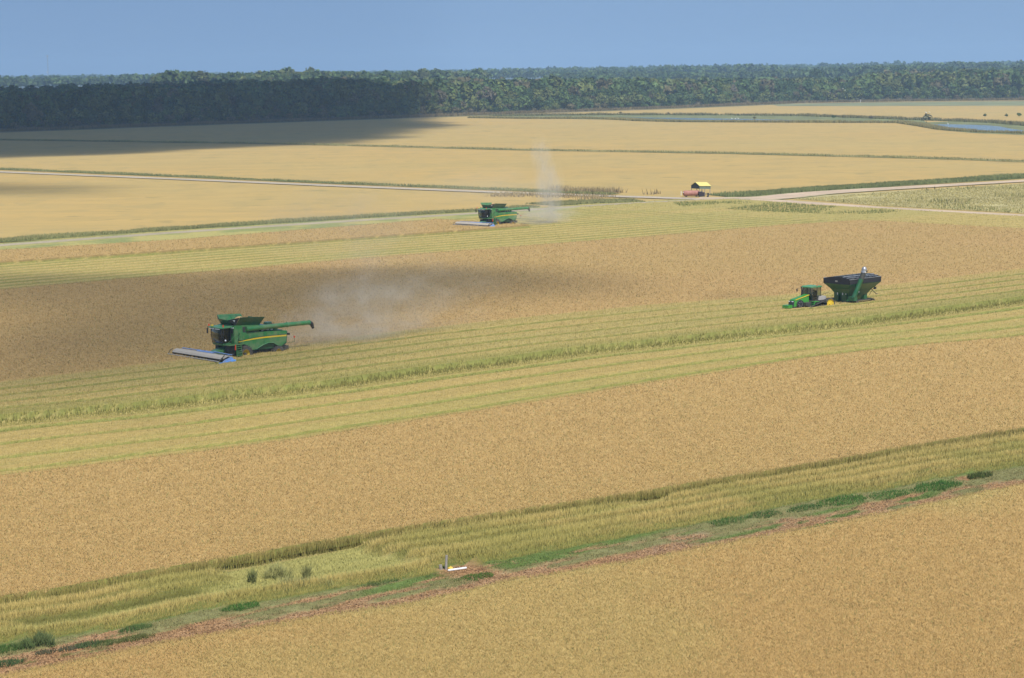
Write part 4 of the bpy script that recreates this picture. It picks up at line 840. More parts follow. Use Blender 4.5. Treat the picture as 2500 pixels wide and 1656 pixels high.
    m = MB(); m.tube((5.36, y0+.1, 1.06), (5.36, y1-.15, 1.06), .06, .06, 8); m.build('hood_edge', M_dk, hdr)
    m = MB(); m.tube((5.95, y0, .92), (5.95, y1, .92), .075, .075, 8); m.build('crop_bar', M_grey, hdr)
    m = MB(); m.path([(4.05, y0+.3, 1.50), (4.05, y1, 1.55)], .05, 6); m.path([(4.05, -1.6, 1.5), (4.6, -1.6, 1.5)], .04, 5)
    m.box(4.0, 4.42, -2.2, 1.0, 1.42, 1.50); m.path([(4.05, 1.0, 1.62), (4.4, y1-.1, 1.60)], .05, 6); m.build('frame', M_blue, hdr)
    m = MB()
    for k in range(40):
        y = y0+.4+(y1-y0-.8)*k/39; m.box(4.7, 5.2, y-.02, y+.02, .5, 1.0, Matrix.Rotation(k*.9, 3, 'Y'))
    m.tube((4.95, y0+.2, .75), (4.95, y1-.2, .75), .28, .28, 12); m.build('stripping_rotor', M_dk, hdr)
    for yy in (y0, y1):
        m = MB(); m.prism([(3.9, .35), (5.3, .25), (5.4, .8), (5.0, 1.05), (4.2, 1.3), (3.9, 1.2)], yy-.06, yy+.06); ep = m.build('end_plate', M_blue, hdr)
        m = MB(); m.hexa([(3.6, yy-.05, .45), (6.1, yy-.02, .3), (6.1, yy+.02, .3), (3.6, yy+.35, .45)], [(3.7, yy, .98), (5.9, yy, .78), (5.9, yy+.05, .78), (3.7, yy+.30, .98)]); m.build('crop_divider', M_lblue, ep, bevel=.04)
    m = MB(); m.path([(5.9, y0, .9), (5.6, y0, 1.35), (5.2, y0, 1.5)], .04, 6); m.path([(5.9, y1, .95), (5.4, y1-.1, 1.25), (4.9, y1-.2, 1.62)], .05, 6); m.ball((5.3, y1-.2, 1.2), .13, 1); m.build('bar_arm', M_dk, hdr)
    return e
comb = make_combine(C1, HEAD, 'green combine with yellow stripe and raised grain tank flaps, largest and nearest, at left')
comb2 = copy_tree(comb); comb2.location = C2; comb2['label'] = 'smaller distant green combine below the pale lane, a dust column behind it'; comb2.rotation_euler = (0, 0, HEAD+R(3))
def in_cab(e, x, y, z, shirt, lb):
    c, s_ = math.cos(e.rotation_euler[2]), math.sin(e.rotation_euler[2]); return seated_person(Vector(e.location)+Vector((x*c-y*s_, x*s_+y*c, z)), e.rotation_euler[2], shirt, lb)
bpy.context.view_layer.update()
in_cab(comb, 2.05, 0, 2.74, M_cloth, 'driver seated behind the windscreen of the nearer combine')
in_cab(comb2, 2.05, 0, 2.74, M_cloth, 'driver seated behind the windscreen of the distant combine')

# ------------------------------------------------------------ tracked tractor
def tp(X_, Y_, y): x = (943+91*y-X_)/101; return x, (990+11.6*x+9.9*y-Y_)/135
tr = empty('tractor', T1, HEAD); tag(tr, 'green rubber tracked tractor with front weight pulling the dark green grain cart', 'tractor')
class MBN(MB):
    def build(s, *a, **k):
        s.v = [(3.2+(x-3.2)*1.28 if x > 3.2 else x, y, z) for x, y, z in s.v]; return MB.build(s, *a, **k)
m = MBN(); ys = .47
m.hexa([(3.2, -.5, 1.12), (5.85, -.48, .90), (5.85, .48, .90), (3.2, .5, 1.12)], [(3.2, -.44, 2.50), (5.65, -.42, 1.98), (5.65, .42, 1.98), (3.2, .44, 2.50)])
hood = m.build('hood', mat('fresh_green_paint', (.035, .27, .030), .32, var=.08, dust=.12, coat=.4), tr, bevel=.09)
M_fresh = hood.data.materials[0]
m = MBN(); m.hexa([(5.70, -.46, .98), (5.93, -.42, .98), (5.93, .42, .98), (5.70, .46, .98)], [(5.60, -.44, 1.82), (5.80, -.38, 1.82), (5.80, .38, 1.82), (5.60, .44, 1.82)]); m.build('grille', M_blk, hood, bevel=.03)
for s_ in (-1, 1): MBN().box(5.70, 5.86, s_*.14 if s_ > 0 else -.40, .40 if s_ > 0 else -.14, 1.66, 1.78).build('headlight', M_lamp, hood, bevel=.02)
m = MBN(); m.add([(3.25, .497, 2.36), (5.5, .470, 1.88), (5.5, .462, 1.98), (3.25, .480, 2.47)], [(0, 1, 2, 3)]); m.v = [(x, y+.03, z) for x, y, z in m.v]; m.build('stripe', M_yel, hood)
m = MBN(); m.lathe_y(4.75, 1.28, [(.02, .60), (.5, .60), (.56, .56), (.56, .40), (.02, .40)], 26); fwl = m.build('opening_shade_disc', M_blk, hood)  # solid black disc; the shade inside the hood cavity is its colour
m = MBN()
for k in range(7): a = k*.9; m.box(4.75+.3*math.cos(a)-.06, 4.75+.3*math.cos(a)+.06, .60, .64, 1.28+.3*math.sin(a)-.04, 1.28+.3*math.sin(a)+.04)
m.build('hose_fittings', M_steel, fwl)
m = MBN(); m.box(6.0, 6.75, -.55, .55, .85, 1.3); m.box(5.8, 6.1, -.3, .3, .7, 1.1); m.build('front_weight', M_fresh, tr, bevel=.05)
m = MB(); m.box(-.6, 6.5, -.42, .42, .55, 1.4); m.tube((0, -1.6, .88), (0, 1.6, .88), .22, .22, 12); m.box(3.0, 4.6, .5, 1.1, 1.0, 1.45); m.box(1.0, 3.2, -1.0, 1.0, 1.3, 1.62); m.build('chassis', M_dk, tr)
m = MB()
for k in range(4): m.box(3.0+.12*k, 3.5+.12*k, .9, 1.45, 1.5-.22*k, 1.54-.22*k)
m.path([(3.0, 1.45, 1.6), (3.6, 1.45, .8)], .04, 6); m.box(2.2, 3.3, .85, 1.45, 1.42, 1.5); m.build('steps', M_fresh, tr)
m = MB()
cabv = [(1.15, 1.6), (3.05, 1.6), (3.12, 2.5), (2.95, 3.36), (1.25, 3.36)]
for y in (-.88, .88):
    for a, b in (((3.05, 1.6), (3.12, 2.5)), ((3.12, 2.5), (2.95, 3.36)), ((1.2, 1.6), (1.25, 3.36)), ((2.05, 1.6), (2.05, 3.36))): m.path([(a[0], y, a[1]), (b[0], y, b[1])], .05, 6)
m.box(1.3, 1.45, -.3, .3, 2.0, 2.85); m.box(1.4, 1.9, -.3, .3, 1.95, 2.1); m.box(2.6, 2.8, -.15, .15, 1.6, 2.4); m.path([(2.65, -.2, 2.42), (2.55, 0, 2.5), (2.65, .2, 2.42)], .03, 6)
cf = m.build('cab', M_blk, tr)
m = MB()
for y in (-.9, .9): m.add([(x, y, z) for x, z in cabv], [(0, 1, 2, 3, 4)])
m.build('side_window', M_glass, cf)
MB().add([(3.07, -.85, 1.7), (3.07, .85, 1.7), (3.14, .85, 2.5), (3.14, -.85, 2.5), (2.97, -.85, 3.36), (2.97, .85, 3.36)], [(0, 1, 2, 3), (3, 2, 5, 4)]).build('windscreen', M_glass, cf)
m = MB(); m.prism([(1.0, 3.36), (3.25, 3.36), (3.32, 3.44), (3.0, 3.58), (1.3, 3.58), (1.0, 3.5)], -.98, .98); rf = m.build('cab_roof', M_roof, tr, bevel=.06)
MB().tube((2.1, .9, 3.55), (2.1, .9, 3.74), .05, .05, 8).build('beacon', M_red, rf)
m = MB(); m.tube((3.55, -.62, 1.9), (3.55, -.62, 2.5), .13, .13, 10); m.tube((3.55, -.62, 2.5), (3.55, -.62, 3.35), .085, .085, 10); m.tube((3.55, -.62, 3.35), (3.66, -.66, 3.5), .085, .085, 10); m.build('exhaust', M_blk, tr, smooth=True)
m = MB(); m.path([(3.0, -.9, 3.2), (3.3, -1.3, 3.25), (3.5, -1.5, 3.2)], .025, 5); a = m.build('mirror_arm', M_blk, cf); MB().box(3.45, 3.5, -1.62, -1.42, 2.75, 3.15).build('mirror', M_blk, a)
m = MB(); m.path([(1.1, .95, 2.3), (.3, 1.05, 2.48), (-.2, 1.1, 2.46)], .03, 5); m.build('mirror_arm', M_dk, cf)
m = MB(); m.hexa([(1.9, .55, 1.55), (.2, .55, 1.5), (.2, 1.15, 1.5), (1.9, 1.15, 1.55)], [(1.7, .6, 2.2), (.6, .6, 2.15), (.6, 1.1, 2.05), (1.7, 1.1, 2.1)]); m.box(-.3, .6, -.6, .6, 1.4, 2.0); m.build('rear_fender', M_grey, tr, bevel=.06)
def track(parent, circles, yc, wdt, name='track', lug=.2):
    """belt round the hull of wheel circles (x,z,r)"""
    pts = [(x+r*math.cos(a), z+r*math.sin(a)) for x, z, r in circles for a in np.linspace(0, 2*math.pi, 40, endpoint=False)]
    pts = sorted(set((round(a, 4), round(b, 4)) for a, b in pts)); hull = []
    def half(P):
        o = []
        for p in P:
            while len(o) > 1 and (o[-1][0]-o[-2][0])*(p[1]-o[-2][1])-(o[-1][1]-o[-2][1])*(p[0]-o[-2][0]) <= 0: o.pop()
            o.append(p)
        return o[:-1]
    hull = half(pts)+half(pts[::-1]); n_ = len(hull); c = np.mean(hull, 0); m = MB(); inner = [(p[0]+(c[0]-p[0])*.045, p[1]+(c[1]-p[1])*.08) for p in hull]
    vs_ = []
    for y in (yc-wdt/2, yc+wdt/2): vs_ += [(x, y, z) for x, z in hull]+[(x, y, z) for x, z in inner]
    fs = []
    for i in range(n_):
        j = (i+1) % n_; fs += [(i, j, 2*n_+j, 2*n_+i), (n_+i, 3*n_+i, 3*n_+j, n_+j), (i, n_+i, n_+j, j), (2*n_+i, 2*n_+j, 3*n_+j, 3*n_+i)]
    m.add(vs_, fs); per = np.array(hull+[hull[0]]); d_ = np.r_[0, np.cumsum(np.linalg.norm(np.diff(per, axis=0), axis=1))]
    for q in np.arange(0, d_[-1], lug):
        x = np.interp(q, d_, per[:, 0]); z = np.interp(q, d_, per[:, 1]); x2 = np.interp(min(q+.05, d_[-1]), d_, per[:, 0]); z2 = np.interp(min(q+.05, d_[-1]), d_, per[:, 1]); a = math.atan2(z2-z, x2-x)
        m.box(x-.04, x+.04, yc-wdt*.48, yc+wdt*.48, z-.035, z+.035, Matrix.Rotation(-a, 3, 'Y'))
    return m.build(name, M_rub, parent)
for s_ in (1, -1):
    t_ = track(tr, [(0, .93, .84), (3.95, .52, .42), (1.4, .32, .22), (2.6, .32, .22)], s_*1.35, .60)
    h_ = MB(); h_.lathe_y(0, .93, [(.02, s_*1.62), (.2, s_*1.62), (.22, s_*1.50), (.62, s_*1.50), (.72, s_*1.60), (.76, s_*1.60)], 28); h_.build('drive_wheel', M_yel, t_, smooth=True)
    h_ = MB(); h_.lathe_y(3.95, .52, [(.02, s_*1.62), (.12, s_*1.62), (.30, s_*1.52), (.36, s_*1.58)], 20)
    for xx in (1.4, 2.6): h_.lathe_y(xx, .36, [(.02, s_*1.6), (.2, s_*1.6), (.2, s_*1.1)], 14)
    h_.build('idler_wheel', M_jdd, t_, smooth=True); MB().box(.6, 3.4, s_*1.35-.12, s_*1.35+.12, .5, .9).build('track_frame', M_dk, t_)
in_cab(tr, 1.65, 0, 2.12, M_cloth, 'driver in a blue shirt seated in the tractor cab')

# ------------------------------------------------------------ grain cart
gc = empty('grain_cart', G1, HEAD); tag(gc, 'dark green grain cart with black tarp sides and raised unloading auger behind the tractor', 'grain cart')
L0, L1, Wd = -3.55, 3.45, 2.35
m = MB(); m.hexa([(L0, -Wd, 3.38), (L1, -Wd, 3.42), (L1, Wd, 3.42), (L0, Wd, 3.38)], [(L0, -Wd, 3.44), (L1, -Wd, 3.48), (L1, Wd, 3.48), (L0, Wd, 3.44)])
m.hexa([(L0+1.1, -1.5, 2.35), (2.75, -1.75, 2.72), (2.75, 1.75, 2.72), (L0+1.1, 1.5, 2.35)], [(L0, -Wd, 3.38), (L1, -Wd, 3.42), (L1, Wd, 3.42), (L0, Wd, 3.38)])
m.hexa([(-1.2, -.6, 1.0), (1.7, -.7, 1.0), (1.7, .9, 1.0), (-1.2, .8, 1.0)], [(L0+1.1, -1.5, 2.35), (2.75, -1.75, 2.72), (2.75, 1.75, 2.72), (L0+1.1, 1.5, 2.35)])
M_cart = mat('cart_green', (.012, .105, .040), .36, var=.12, scale=1, dust=.10, coat=.25)
hop = m.build('hopper', M_cart, gc, bevel=.03)
m = MB(); th = .06
for (a, b) in (((L0, -Wd), (L1, -Wd)), ((L1, -Wd), (L1, Wd)), ((L1, Wd), (L0, Wd)), ((L0, Wd), (L0, -Wd))):
    cxx = 1 if a[0] == b[0] == L1 else 0
    z0 = 3.46; hh_ = .66
    nx = 0 if a[1] == b[1] else (1 if a[0] > 0 else -1); ny = 0 if a[0] == b[0] else (1 if a[1] > 0 else -1)
    m.hexa([(a[0], a[1], z0), (b[0], b[1], z0), (b[0]-nx*th, b[1]-ny*th, z0), (a[0]-nx*th, a[1]-ny*th, z0)], [(a[0], a[1], z0+hh_), (b[0], b[1], z0+hh_), (b[0]-nx*th, b[1]-ny*th, z0+hh_), (a[0]-nx*th, a[1]-ny*th, z0+hh_)])
for x in (L1, L0):   # arched ends
    arc = [(-Wd+2*Wd*k/12, 4.12+.34*math.sin(math.pi*k/12)) for k in range(13)]
    m.add([(x, y, 4.12) for y, z in arc]+[(x, y, z) for y, z in arc]+[(x-.05*(1 if x > 0 else -1), y, 4.12) for y, z in arc]+[(x-.05*(1 if x > 0 else -1), y, z) for y, z in arc],
          [(k, k+1, 14+k, 13+k) for k in range(12)]+[(26+k, 39+k, 40+k, 27+k) for k in range(12)]+[(13+k, 14+k, 40+k, 39+k) for k in range(12)])
tp_ = m.build('tarp_side', M_tarp, hop)
m = MB(); m.path([(L1, Wd, 4.14), (L0, Wd, 4.14)], .045, 6); m.path([(L1, -Wd, 4.14), (L0, -Wd, 4.14)], .045, 6); m.path([(L1-.2, 1.0, 4.42), (L0, 1.0, 4.42)], .07, 6); m.path([(L1-.2, 1.7, 4.3), (L0, 1.7, 4.3)], .05, 6)
for k in range(5):
    x = L1-1.2-k*1.3; m.path([(x, -Wd+2*Wd*j/8, 4.12+.34*math.sin(math.pi*j/8)) for j in range(9)], .03, 5)
m.build('tarp_bow', M_steel, hop)
m = MB(); m.box(L1+.002, L1+.02, -.2, .2, 3.72, 3.92); m.build('badge', M_grey, hop)
for (y0_, y1_, z0_, z1_) in ((-.75, -.6, 1.8, 2.25), (.15, .32, 1.8, 2.2), (.75, .9, 1.9, 2.05)):
    MB().box(2.36, 2.38, y0_, y1_, z0_, z1_).build('decal', M_lamp, hop)
m = MB()   # front legs / side ribs of the lower hopper
m.box(1.7, 2.35, -1.35, -.55, .9, 2.72); m.box(1.7, 2.35, .0, .95, .9, 2.72); m.box(1.3, 1.7, -1.2, 1.2, 1.0, 2.3)
m.box(-1.9, -1.2, -.5, 1.2, .9, 1.9); m.build('support_column', M_cart, gc, bevel=.03)
m = MB(); m.box(-2.6, 2.4, -.9, -.7, .75, .98); m.box(-2.6, 2.4, .7, .9, .75, .98); m.box(2.2, 5.1, -.12, .12, .6, .82); m.box(-.3, .3, -1.8, 1.8, .6, .8); m.path([(2.4, .8, .8), (4.2, .1, .72)], .08, 6); m.path([(2.4, -.8, .8), (4.2, -.1, .72)], .08, 6); m.build('drawbar', M_dk, gc)
m = MB(); m.tube((2.35, 2.15, 1.45), (1.35, 2.75, 4.15), .33, .33, 18); aug = m.build('unloading_auger', M_cart, gc, smooth=True)
m = MB(); m.tube((1.35, 2.75, 4.15), (1.05, 2.92, 5.02), .36, .36, 18); m.build('auger_sleeve', M_dk, aug, smooth=True)
m = MB(); m.tube((1.07, 2.90, 5.0), (1.0, 2.95, 5.35), .38, .36, 18); m.ball((1.0, 2.95, 5.42), .37, 1.25, 16, 10); sp_ = m.build('auger_spout', M_steel, aug, smooth=True)
MB().box(1.1, 1.3, 3.2, 3.32, 5.05, 5.2).build('work_lamp', M_lamp, sp_); MB().box(.75, .95, 3.2, 3.34, 5.1, 5.3).build('actuator', M_blk, sp_)
m = MB(); m.box(1.9, 2.6, 1.4, 2.5, 1.1, 1.7); m.path([(1.3, 1.6, 2.9), (1.4, 2.3, 2.9)], .07, 6); m.build('auger_hinge', M_cart, aug, bevel=.03)
m = MB()
for z in (2.55, 2.25, 2.7): m.ball((1.25-.1*z, 2.0, z), .1, 1)
m.build('hydraulic_fitting', M_lamp, hop)
m = MB(); m.path([(L0+1.3, 1.6, 2.4), (L0+.2, 1.7, 1.6), (L0-.1, 1.7, 1.6)], .05, 6); m.path([(L0+.1, 2.0, 3.3), (L0+1.1, 1.6, 2.2), (L0+1.2, 1.2, 1.5)], .03, 6); m.box(L0+.3, L0+.6, 1.5, 1.75, 2.3, 2.6); m.build('rear_lamp_arm', M_dk, gc)
for s_ in (1, -1):
    t_ = track(gc, [(-1.7, .55, .52), (1.5, .55, .52), (-.1, .5, .5)], s_*2.05, .75); MB().lathe_y(-1.7, .55, [(.02, s_*2.35), (.4, s_*2.35)], 16).lathe_y(1.5, .55, [(.02, s_*2.35), (.4, s_*2.35)], 16).build('bogie_wheel', M_dk, t_)

# ------------------------------------------------------------ shed, rusty tank and pump engine beside the lane
SB = gp(1697, 476); ra = R(30)
sh = empty('shed', SB, 0); tag(sh, 'small open sided shed with pale yellow metal roof behind the rusty tank', 'shed')
sh.rotation_euler = (0, R(2.5), ra); Ls, Ws = 3.6, 3.9
m = MB(); o_ = .12
m.slab([(-.1, -Ws/2-o_, 2.38), (Ls+.1, -Ws/2-o_, 2.38), (Ls+.1, 0, 3.36), (-.1, 0, 3.36)], .06); m.slab([(Ls+.1, Ws/2+o_, 2.38), (-.1, Ws/2+o_, 2.38), (-.1, 0, 3.36), (Ls+.1, 0, 3.36)], .06)
M_yroof = mat('yellow_roof_sheet', (.66, .57, .18), .6, var=.08, scale=1)
m.build('roof', M_yroof, sh)
m = MB(); m.prism([(0, 0), (0, 0)], 0, 0) if False else None
m.box(0, Ls, -Ws/2, -Ws/2+.04, 1.66, 2.38); m.box(0, Ls, Ws/2-.04, Ws/2, 1.66, 2.38)
m.build('side_sheet', mat('grey_green_sheet', (.16, .19, .14), .6, var=.1), sh)
m = MB()
for x in (0.02, Ls-.06): m.add([(x, -Ws/2+.05, 1.66), (x, Ws/2-.05, 1.66), (x, Ws/2-.05, 2.40), (x, 0, 3.30), (x, -Ws/2+.05, 2.40), (x+.04, -Ws/2+.05, 1.66), (x+.04, Ws/2-.05, 1.66), (x+.04, Ws/2-.05, 2.40), (x+.04, 0, 3.30), (x+.04, -Ws/2+.05, 2.40)], [(0, 1, 2, 3, 4), (9, 8, 7, 6, 5), (0, 5, 6, 1), (1, 6, 7, 2), (2, 7, 8, 3), (3, 8, 9, 4), (4, 9, 5, 0)])
m.build('gable', mat('shaded_sheet', (.03, .035, .04), .6, var=.15), sh)  # shade on the gable ends is painted in as a near-black colour
for x in (.08, Ls/2, Ls-.12):
    for y in (-Ws/2+.1, Ws/2-.1): MB().box(x-.06, x+.06, y-.06, y+.06, -.3, 1.7).build('post', M_wood, sh)
tk = empty('fuel_tank', gp(1688, 480), R(12)); tag(tk, 'rusty red cylindrical tank lying on its side in front of the shed', 'tank')
M_rust = mat('rusty_red', (.36, .15, .115), .7, var=.25, scale=1.5, dust=.15)
pr = [(.02, -2.32), (.25, -2.30), (.5, -2.2), (.66, -2.05), (.72, -1.9), (.72, 1.9), (.66, 2.05), (.5, 2.2), (.25, 2.3), (.02, 2.32)]
m = MB(); m.lathe_y(0, 0, pr, 28); m.v = [(y, x, z+.86) for x, y, z in m.v]; body = m.build('tank_body', M_rust, tk, smooth=True)
for x in (-.9, .35, 1.1): m = MB(); m.lathe_y(0, 0, [(.735, x-.03), (.735, x+.03)], 28); m.v = [(y, a, z+.86) for a, y, z in m.v]; m.build('weld_band', mat('rust_band', (.42, .22, .17), .7), body)
MB().box(-1.6, -1.3, -.5, .5, 0, .3).box(1.2, 1.5, -.5, .5, 0, .3).build('cradle', M_dk, tk); MB().tube((-1.9, -.25, 1.1), (-2.4, -.3, 1.1), .09, .09, 8).build('valve', M_lamp, tk); MB().tube((0, 0, 1.55), (0, 0, 1.75), .14, .14, 10).build('filler_cap', M_rust, tk)
mk = MB().box(-.06, .06, -.04, .04, -.2, 1.0).build('marker_post', M_white, None); mk.location = gp(1663, 476); tag(mk, 'short white marker post at the left end of the rusty tank', 'post')
en = empty('pump_engine', gp(1713, 480), R(12)); tag(en, 'black stationary pump engine at the right end of the rusty tank', 'engine')
M_eng = mat('engine_black', (.03, .022, .03), .6, var=.3, scale=3)
MB().box(-.75, .1, -.45, .45, .15, 1.28).box(.1, .75, -.35, .35, .1, 1.1).build('engine_block', M_eng, en, bevel=.05)
MB().box(-.8, -.62, -.5, .5, .3, 1.3).build('radiator', M_eng, en); MB().tube((-.1, .1, 1.2), (-.1, .1, 1.55), .06, .06, 8).tube((.2, -.1, 1.1), (.2, -.1, 1.5), .05, .05, 8).build('exhaust', M_steel, en); MB().box(-.8, .9, -.35, -.25, 0, .15).box(-.8, .9, .25, .35, 0, .15).build('skid', M_dk, en)
pu = empty('water_pump', gp(1728, 480), R(12)); tag(pu, 'dark irrigation pump head with drive shaft right of the black engine', 'pump')
MB().tube((-.9, 0, .75), (.1, 0, .75), .05, .05, 8).build('drive_shaft', M_dk, pu); MB().tube((.1, 0, -.2), (.1, 0, .95), .2, .17, 12).tube((.1, 0, .3), (-.3, -.4, 0), .15, .15, 10).build('pump_head', M_eng, pu, smooth=True)

# ------------------------------------------------------------ mast, utility pole, birds
D = 5200; ptop = gp(119, 186+F*H/D, 0); ms = empty('radio_mast', (ptop.x, ptop.y, 0)); tag(ms, 'tall thin lattice radio mast above the trees at far left', 'radio mast')
hm = 34+46*D/F; m = MB(); wd_ = 1.1
for k in range(3):
    a = k*2.094; m.tube((wd_*math.cos(a), wd_*math.sin(a), 0), (wd_*math.cos(a), wd_*math.sin(a), hm), .16, .14, 5)
    for z in np.arange(0, hm-3, 3.0): b = a+2.094; m.tube((wd_*math.cos(a), wd_*math.sin(a), z), (wd_*math.cos(b), wd_*math.sin(b), z+3), .07, .07, 4)
m.build('lattice', mat('mast_steel', (.30, .31, .33), .6), ms); MB().box(-1.9, 1.9, -.5, .5, hm-2.6, hm-.2).tube((0, 0, hm), (0, 0, hm+4), .15, .1, 5).build('antenna', mat('antenna_grey', (.4, .4, .42), .6), ms)
MB().tube((-2.2, -.5, hm*.52), (-2.2, .5, hm*.52), 1.3, 1.3, 12).build('dish', M_white, ms)
up_ = empty('utility_pole', gp(2275, 244.5)); tag(up_, 'grey wooden utility pole with crossarm before the dark wood on the right', 'utility pole')
MB().tube((0, 0, -.5), (.4, 0, 11.2), .22, .15, 8).build('pole', mat('pole_wood', (.42, .38, .34), .9), up_); MB().box(-.9, 1.7, -.08, .08, 10.3, 10.5).build('crossarm', M_wood, up_); MB().tube((.4, -.2, 9.6), (.4, -.2, 10.2), .2, .2, 8).build('transformer', M_grey, up_)
mm = MB().tube((0, 0, -.2), (0, 0, 2.6), .18, .16, 8).build('marker_post', M_white); mm.location = gp(2101, 250.5); tag(mm, 'short white post at the wood edge left of the utility pole', 'post')
def egret(loc, rz, label, flying=False):
    m = MB(); m.ball((0, 0, .62), .17, .8, 10, 7); m.v = [(x*1.9, y, z) for x, y, z in m.v]
    nk = [(.28, 0, .68), (.40, 0, .88), (.33, 0, 1.05), (.40, 0, 1.18)] if not flying else [(.28, 0, .66), (.42, 0, .72), (.5, 0, .68)]
    for a, b in zip(nk[:-1], nk[1:]): m.tube(a, b, .055, .045, 7)
    h_ = nk[-1]; m.ball((h_[0]+.03, 0, h_[2]+.01), .06, .9, 8, 5)
    if flying:
        for s_ in (-1, 1): m.add([(.15, 0, .68), (.25, s_*.4, .85), (.0, s_*.85, .95), (-.25, s_*.4, .82), (-.2, 0, .66)], [(0, 1, 2, 3, 4)])
    b = m.build('egret', mat('white_feathers', (.85, .85, .83), .7, var=.03), None, smooth=True); b.location = loc; b.rotation_euler = (0, 0, rz); b.scale = (1.25,)*3
    MB().tube((h_[0]+.07, 0, h_[2]), (h_[0]+.24, 0, h_[2]-.02), .022, .005, 6).build('bill', M_yel, b)
    if not flying: MB().tube((0, .05, .55), (0, .05, -.1), .015, .015, 5).tube((0, -.05, .55), (0, -.05, -.1), .015, .015, 5).build('legs', M_blk, b)
    tag(b, label, 'egret', 'white egrets round the ponds'); return b
for px, py, rz, lb in ((1787, 293, 2.6, 'white egret standing at the narrow pond edge, leftmost of three'), (1795, 293.5, .4, 'white egret standing at the narrow pond edge, middle of three'), (1803, 293, 3.0, 'white egret standing at the narrow pond edge, rightmost of three'), (2315, 306.5, 2.9, 'single white egret wading in the right pond')): egret(gp(px, py), rz, lb)
for k, (px, hh_, lb) in enumerate(((2261, 5.2, 'white egret perched on the sparse bank bush, left one'), (2269, 5.4, 'white egret perched on the sparse bank bush, right one'))): q = gp(px, 300); egret(Vector((q.x, q.y, hh_-.3)), 3+k, lb)
q = gp(2058, 219, 12); egret(q, 2.8, 'white egret flying low in front of the wood on the right', True); q = gp(2063, 223, 11); egret(q, 2.8, 'second white egret flying just below the first before the wood', True)

# ------------------------------------------------------------ dust, clouds, haze
def dust_mat(name, dens, scale=1.8, thr=.42):
    m = bpy.data.materials.new(name); m.use_nodes = True; t = m.node_tree; n = t.nodes; l = t.links; n.remove(n['Principled BSDF'])
    v = n.new('ShaderNodeVolumePrincipled'); v.inputs['Color'].default_value = (.97, .91, .80, 1); v.inputs['Anisotropy'].default_value = .1
    tc = n.new('ShaderNodeTexCoord'); ln = n.new('ShaderNodeVectorMath'); ln.operation = 'LENGTH'; l.new(tc.outputs['Object'], ln.inputs[0])
    fo_ = n.new('ShaderNodeMapRange'); fo_.interpolation_type = 'SMOOTHSTEP'; fo_.inputs[1].default_value = 1.0; fo_.inputs[2].default_value = .15; l.new(ln.outputs['Value'], fo_.inputs[0])
    ns = n.new('ShaderNodeTexNoise'); ns.inputs['Scale'].default_value = scale; ns.inputs['Detail'].default_value = 3; l.new(tc.outputs['Object'], ns.inputs['Vector'])
    mr = n.new('ShaderNodeMapRange'); mr.inputs[1].default_value = thr; mr.inputs[2].default_value = thr+.25; l.new(ns.outputs[0], mr.inputs[0])
    a = n.new('ShaderNodeMath'); a.operation = 'MULTIPLY'; l.new(fo_.outputs[0], a.inputs[0]); l.new(mr.outputs[0], a.inputs[1])
    b = n.new('ShaderNodeMath'); b.operation = 'MULTIPLY'; b.inputs[1].default_value = dens; l.new(a.outputs[0], b.inputs[0]); l.new(b.outputs[0], v.inputs['Density'])
    l.new(v.outputs[0], n['Material Output'].inputs['Volume']); return m
def dust(loc, rad, dens, rz, label, scale=1.8, thr=.42, tilt=0.0):
    m = MB().ball((0, 0, 0), 1.0, 1.0, 20, 12); o = m.build('dust_cloud', dust_mat('dust', dens, scale, thr)); o.location = loc; o.scale = rad; o.rotation_euler = (0, tilt, rz)
    tag(o, label, 'dust', kind='stuff'); return o
def at(px, py, z): v = gp(px, py); return Vector((v.x, v.y, z))
dust(at(840, 850, 1.8), (16, 5, 3.4), .24, HEAD, 'pale dust drifting low behind the nearer combine', 3.0, .44)
dust(at(885, 850, 5.5), (10, 7, 7.5), .12, HEAD, 'pale dust billowing up behind the nearer combine', 2.4, .46, .3)
dust(at(770, 855, 3.6), (7, 4, 4.2), .14, HEAD, 'thin dust above the rear of the nearer combine', 2.6, .45)
dust(at(980, 830, 5.5), (20, 10, 7.0), .075, HEAD, 'thinnest upper dust drifting right of the nearer combine', 2.8, .46)
dust(at(860, 800, 14), (18, 12, 9), .034, HEAD, 'faint dust rising high behind the nearer combine', 2.4, .43)
dust(at(1342, 548, 7.0), (4.0, 4.0, 9.5), .32, HEAD, 'narrow column of dust rising behind the far combine', 1.9, .36)
dust(at(1324, 545, 14.5), (3.2, 3.2, 6.0), .22, HEAD, 'upper tip of the narrow dust column', 2.0, .36, .12)
dust(at(1325, 550, 2.0), (12, 5, 3.4), .28, HEAD, 'low dust trailing along the ground behind the far combine', 2.6, .38)
dust(at(1200, 560, 9), (24, 14, 6), .012, HEAD, 'faint wide dust veil around the far combine', 1.6, .3)

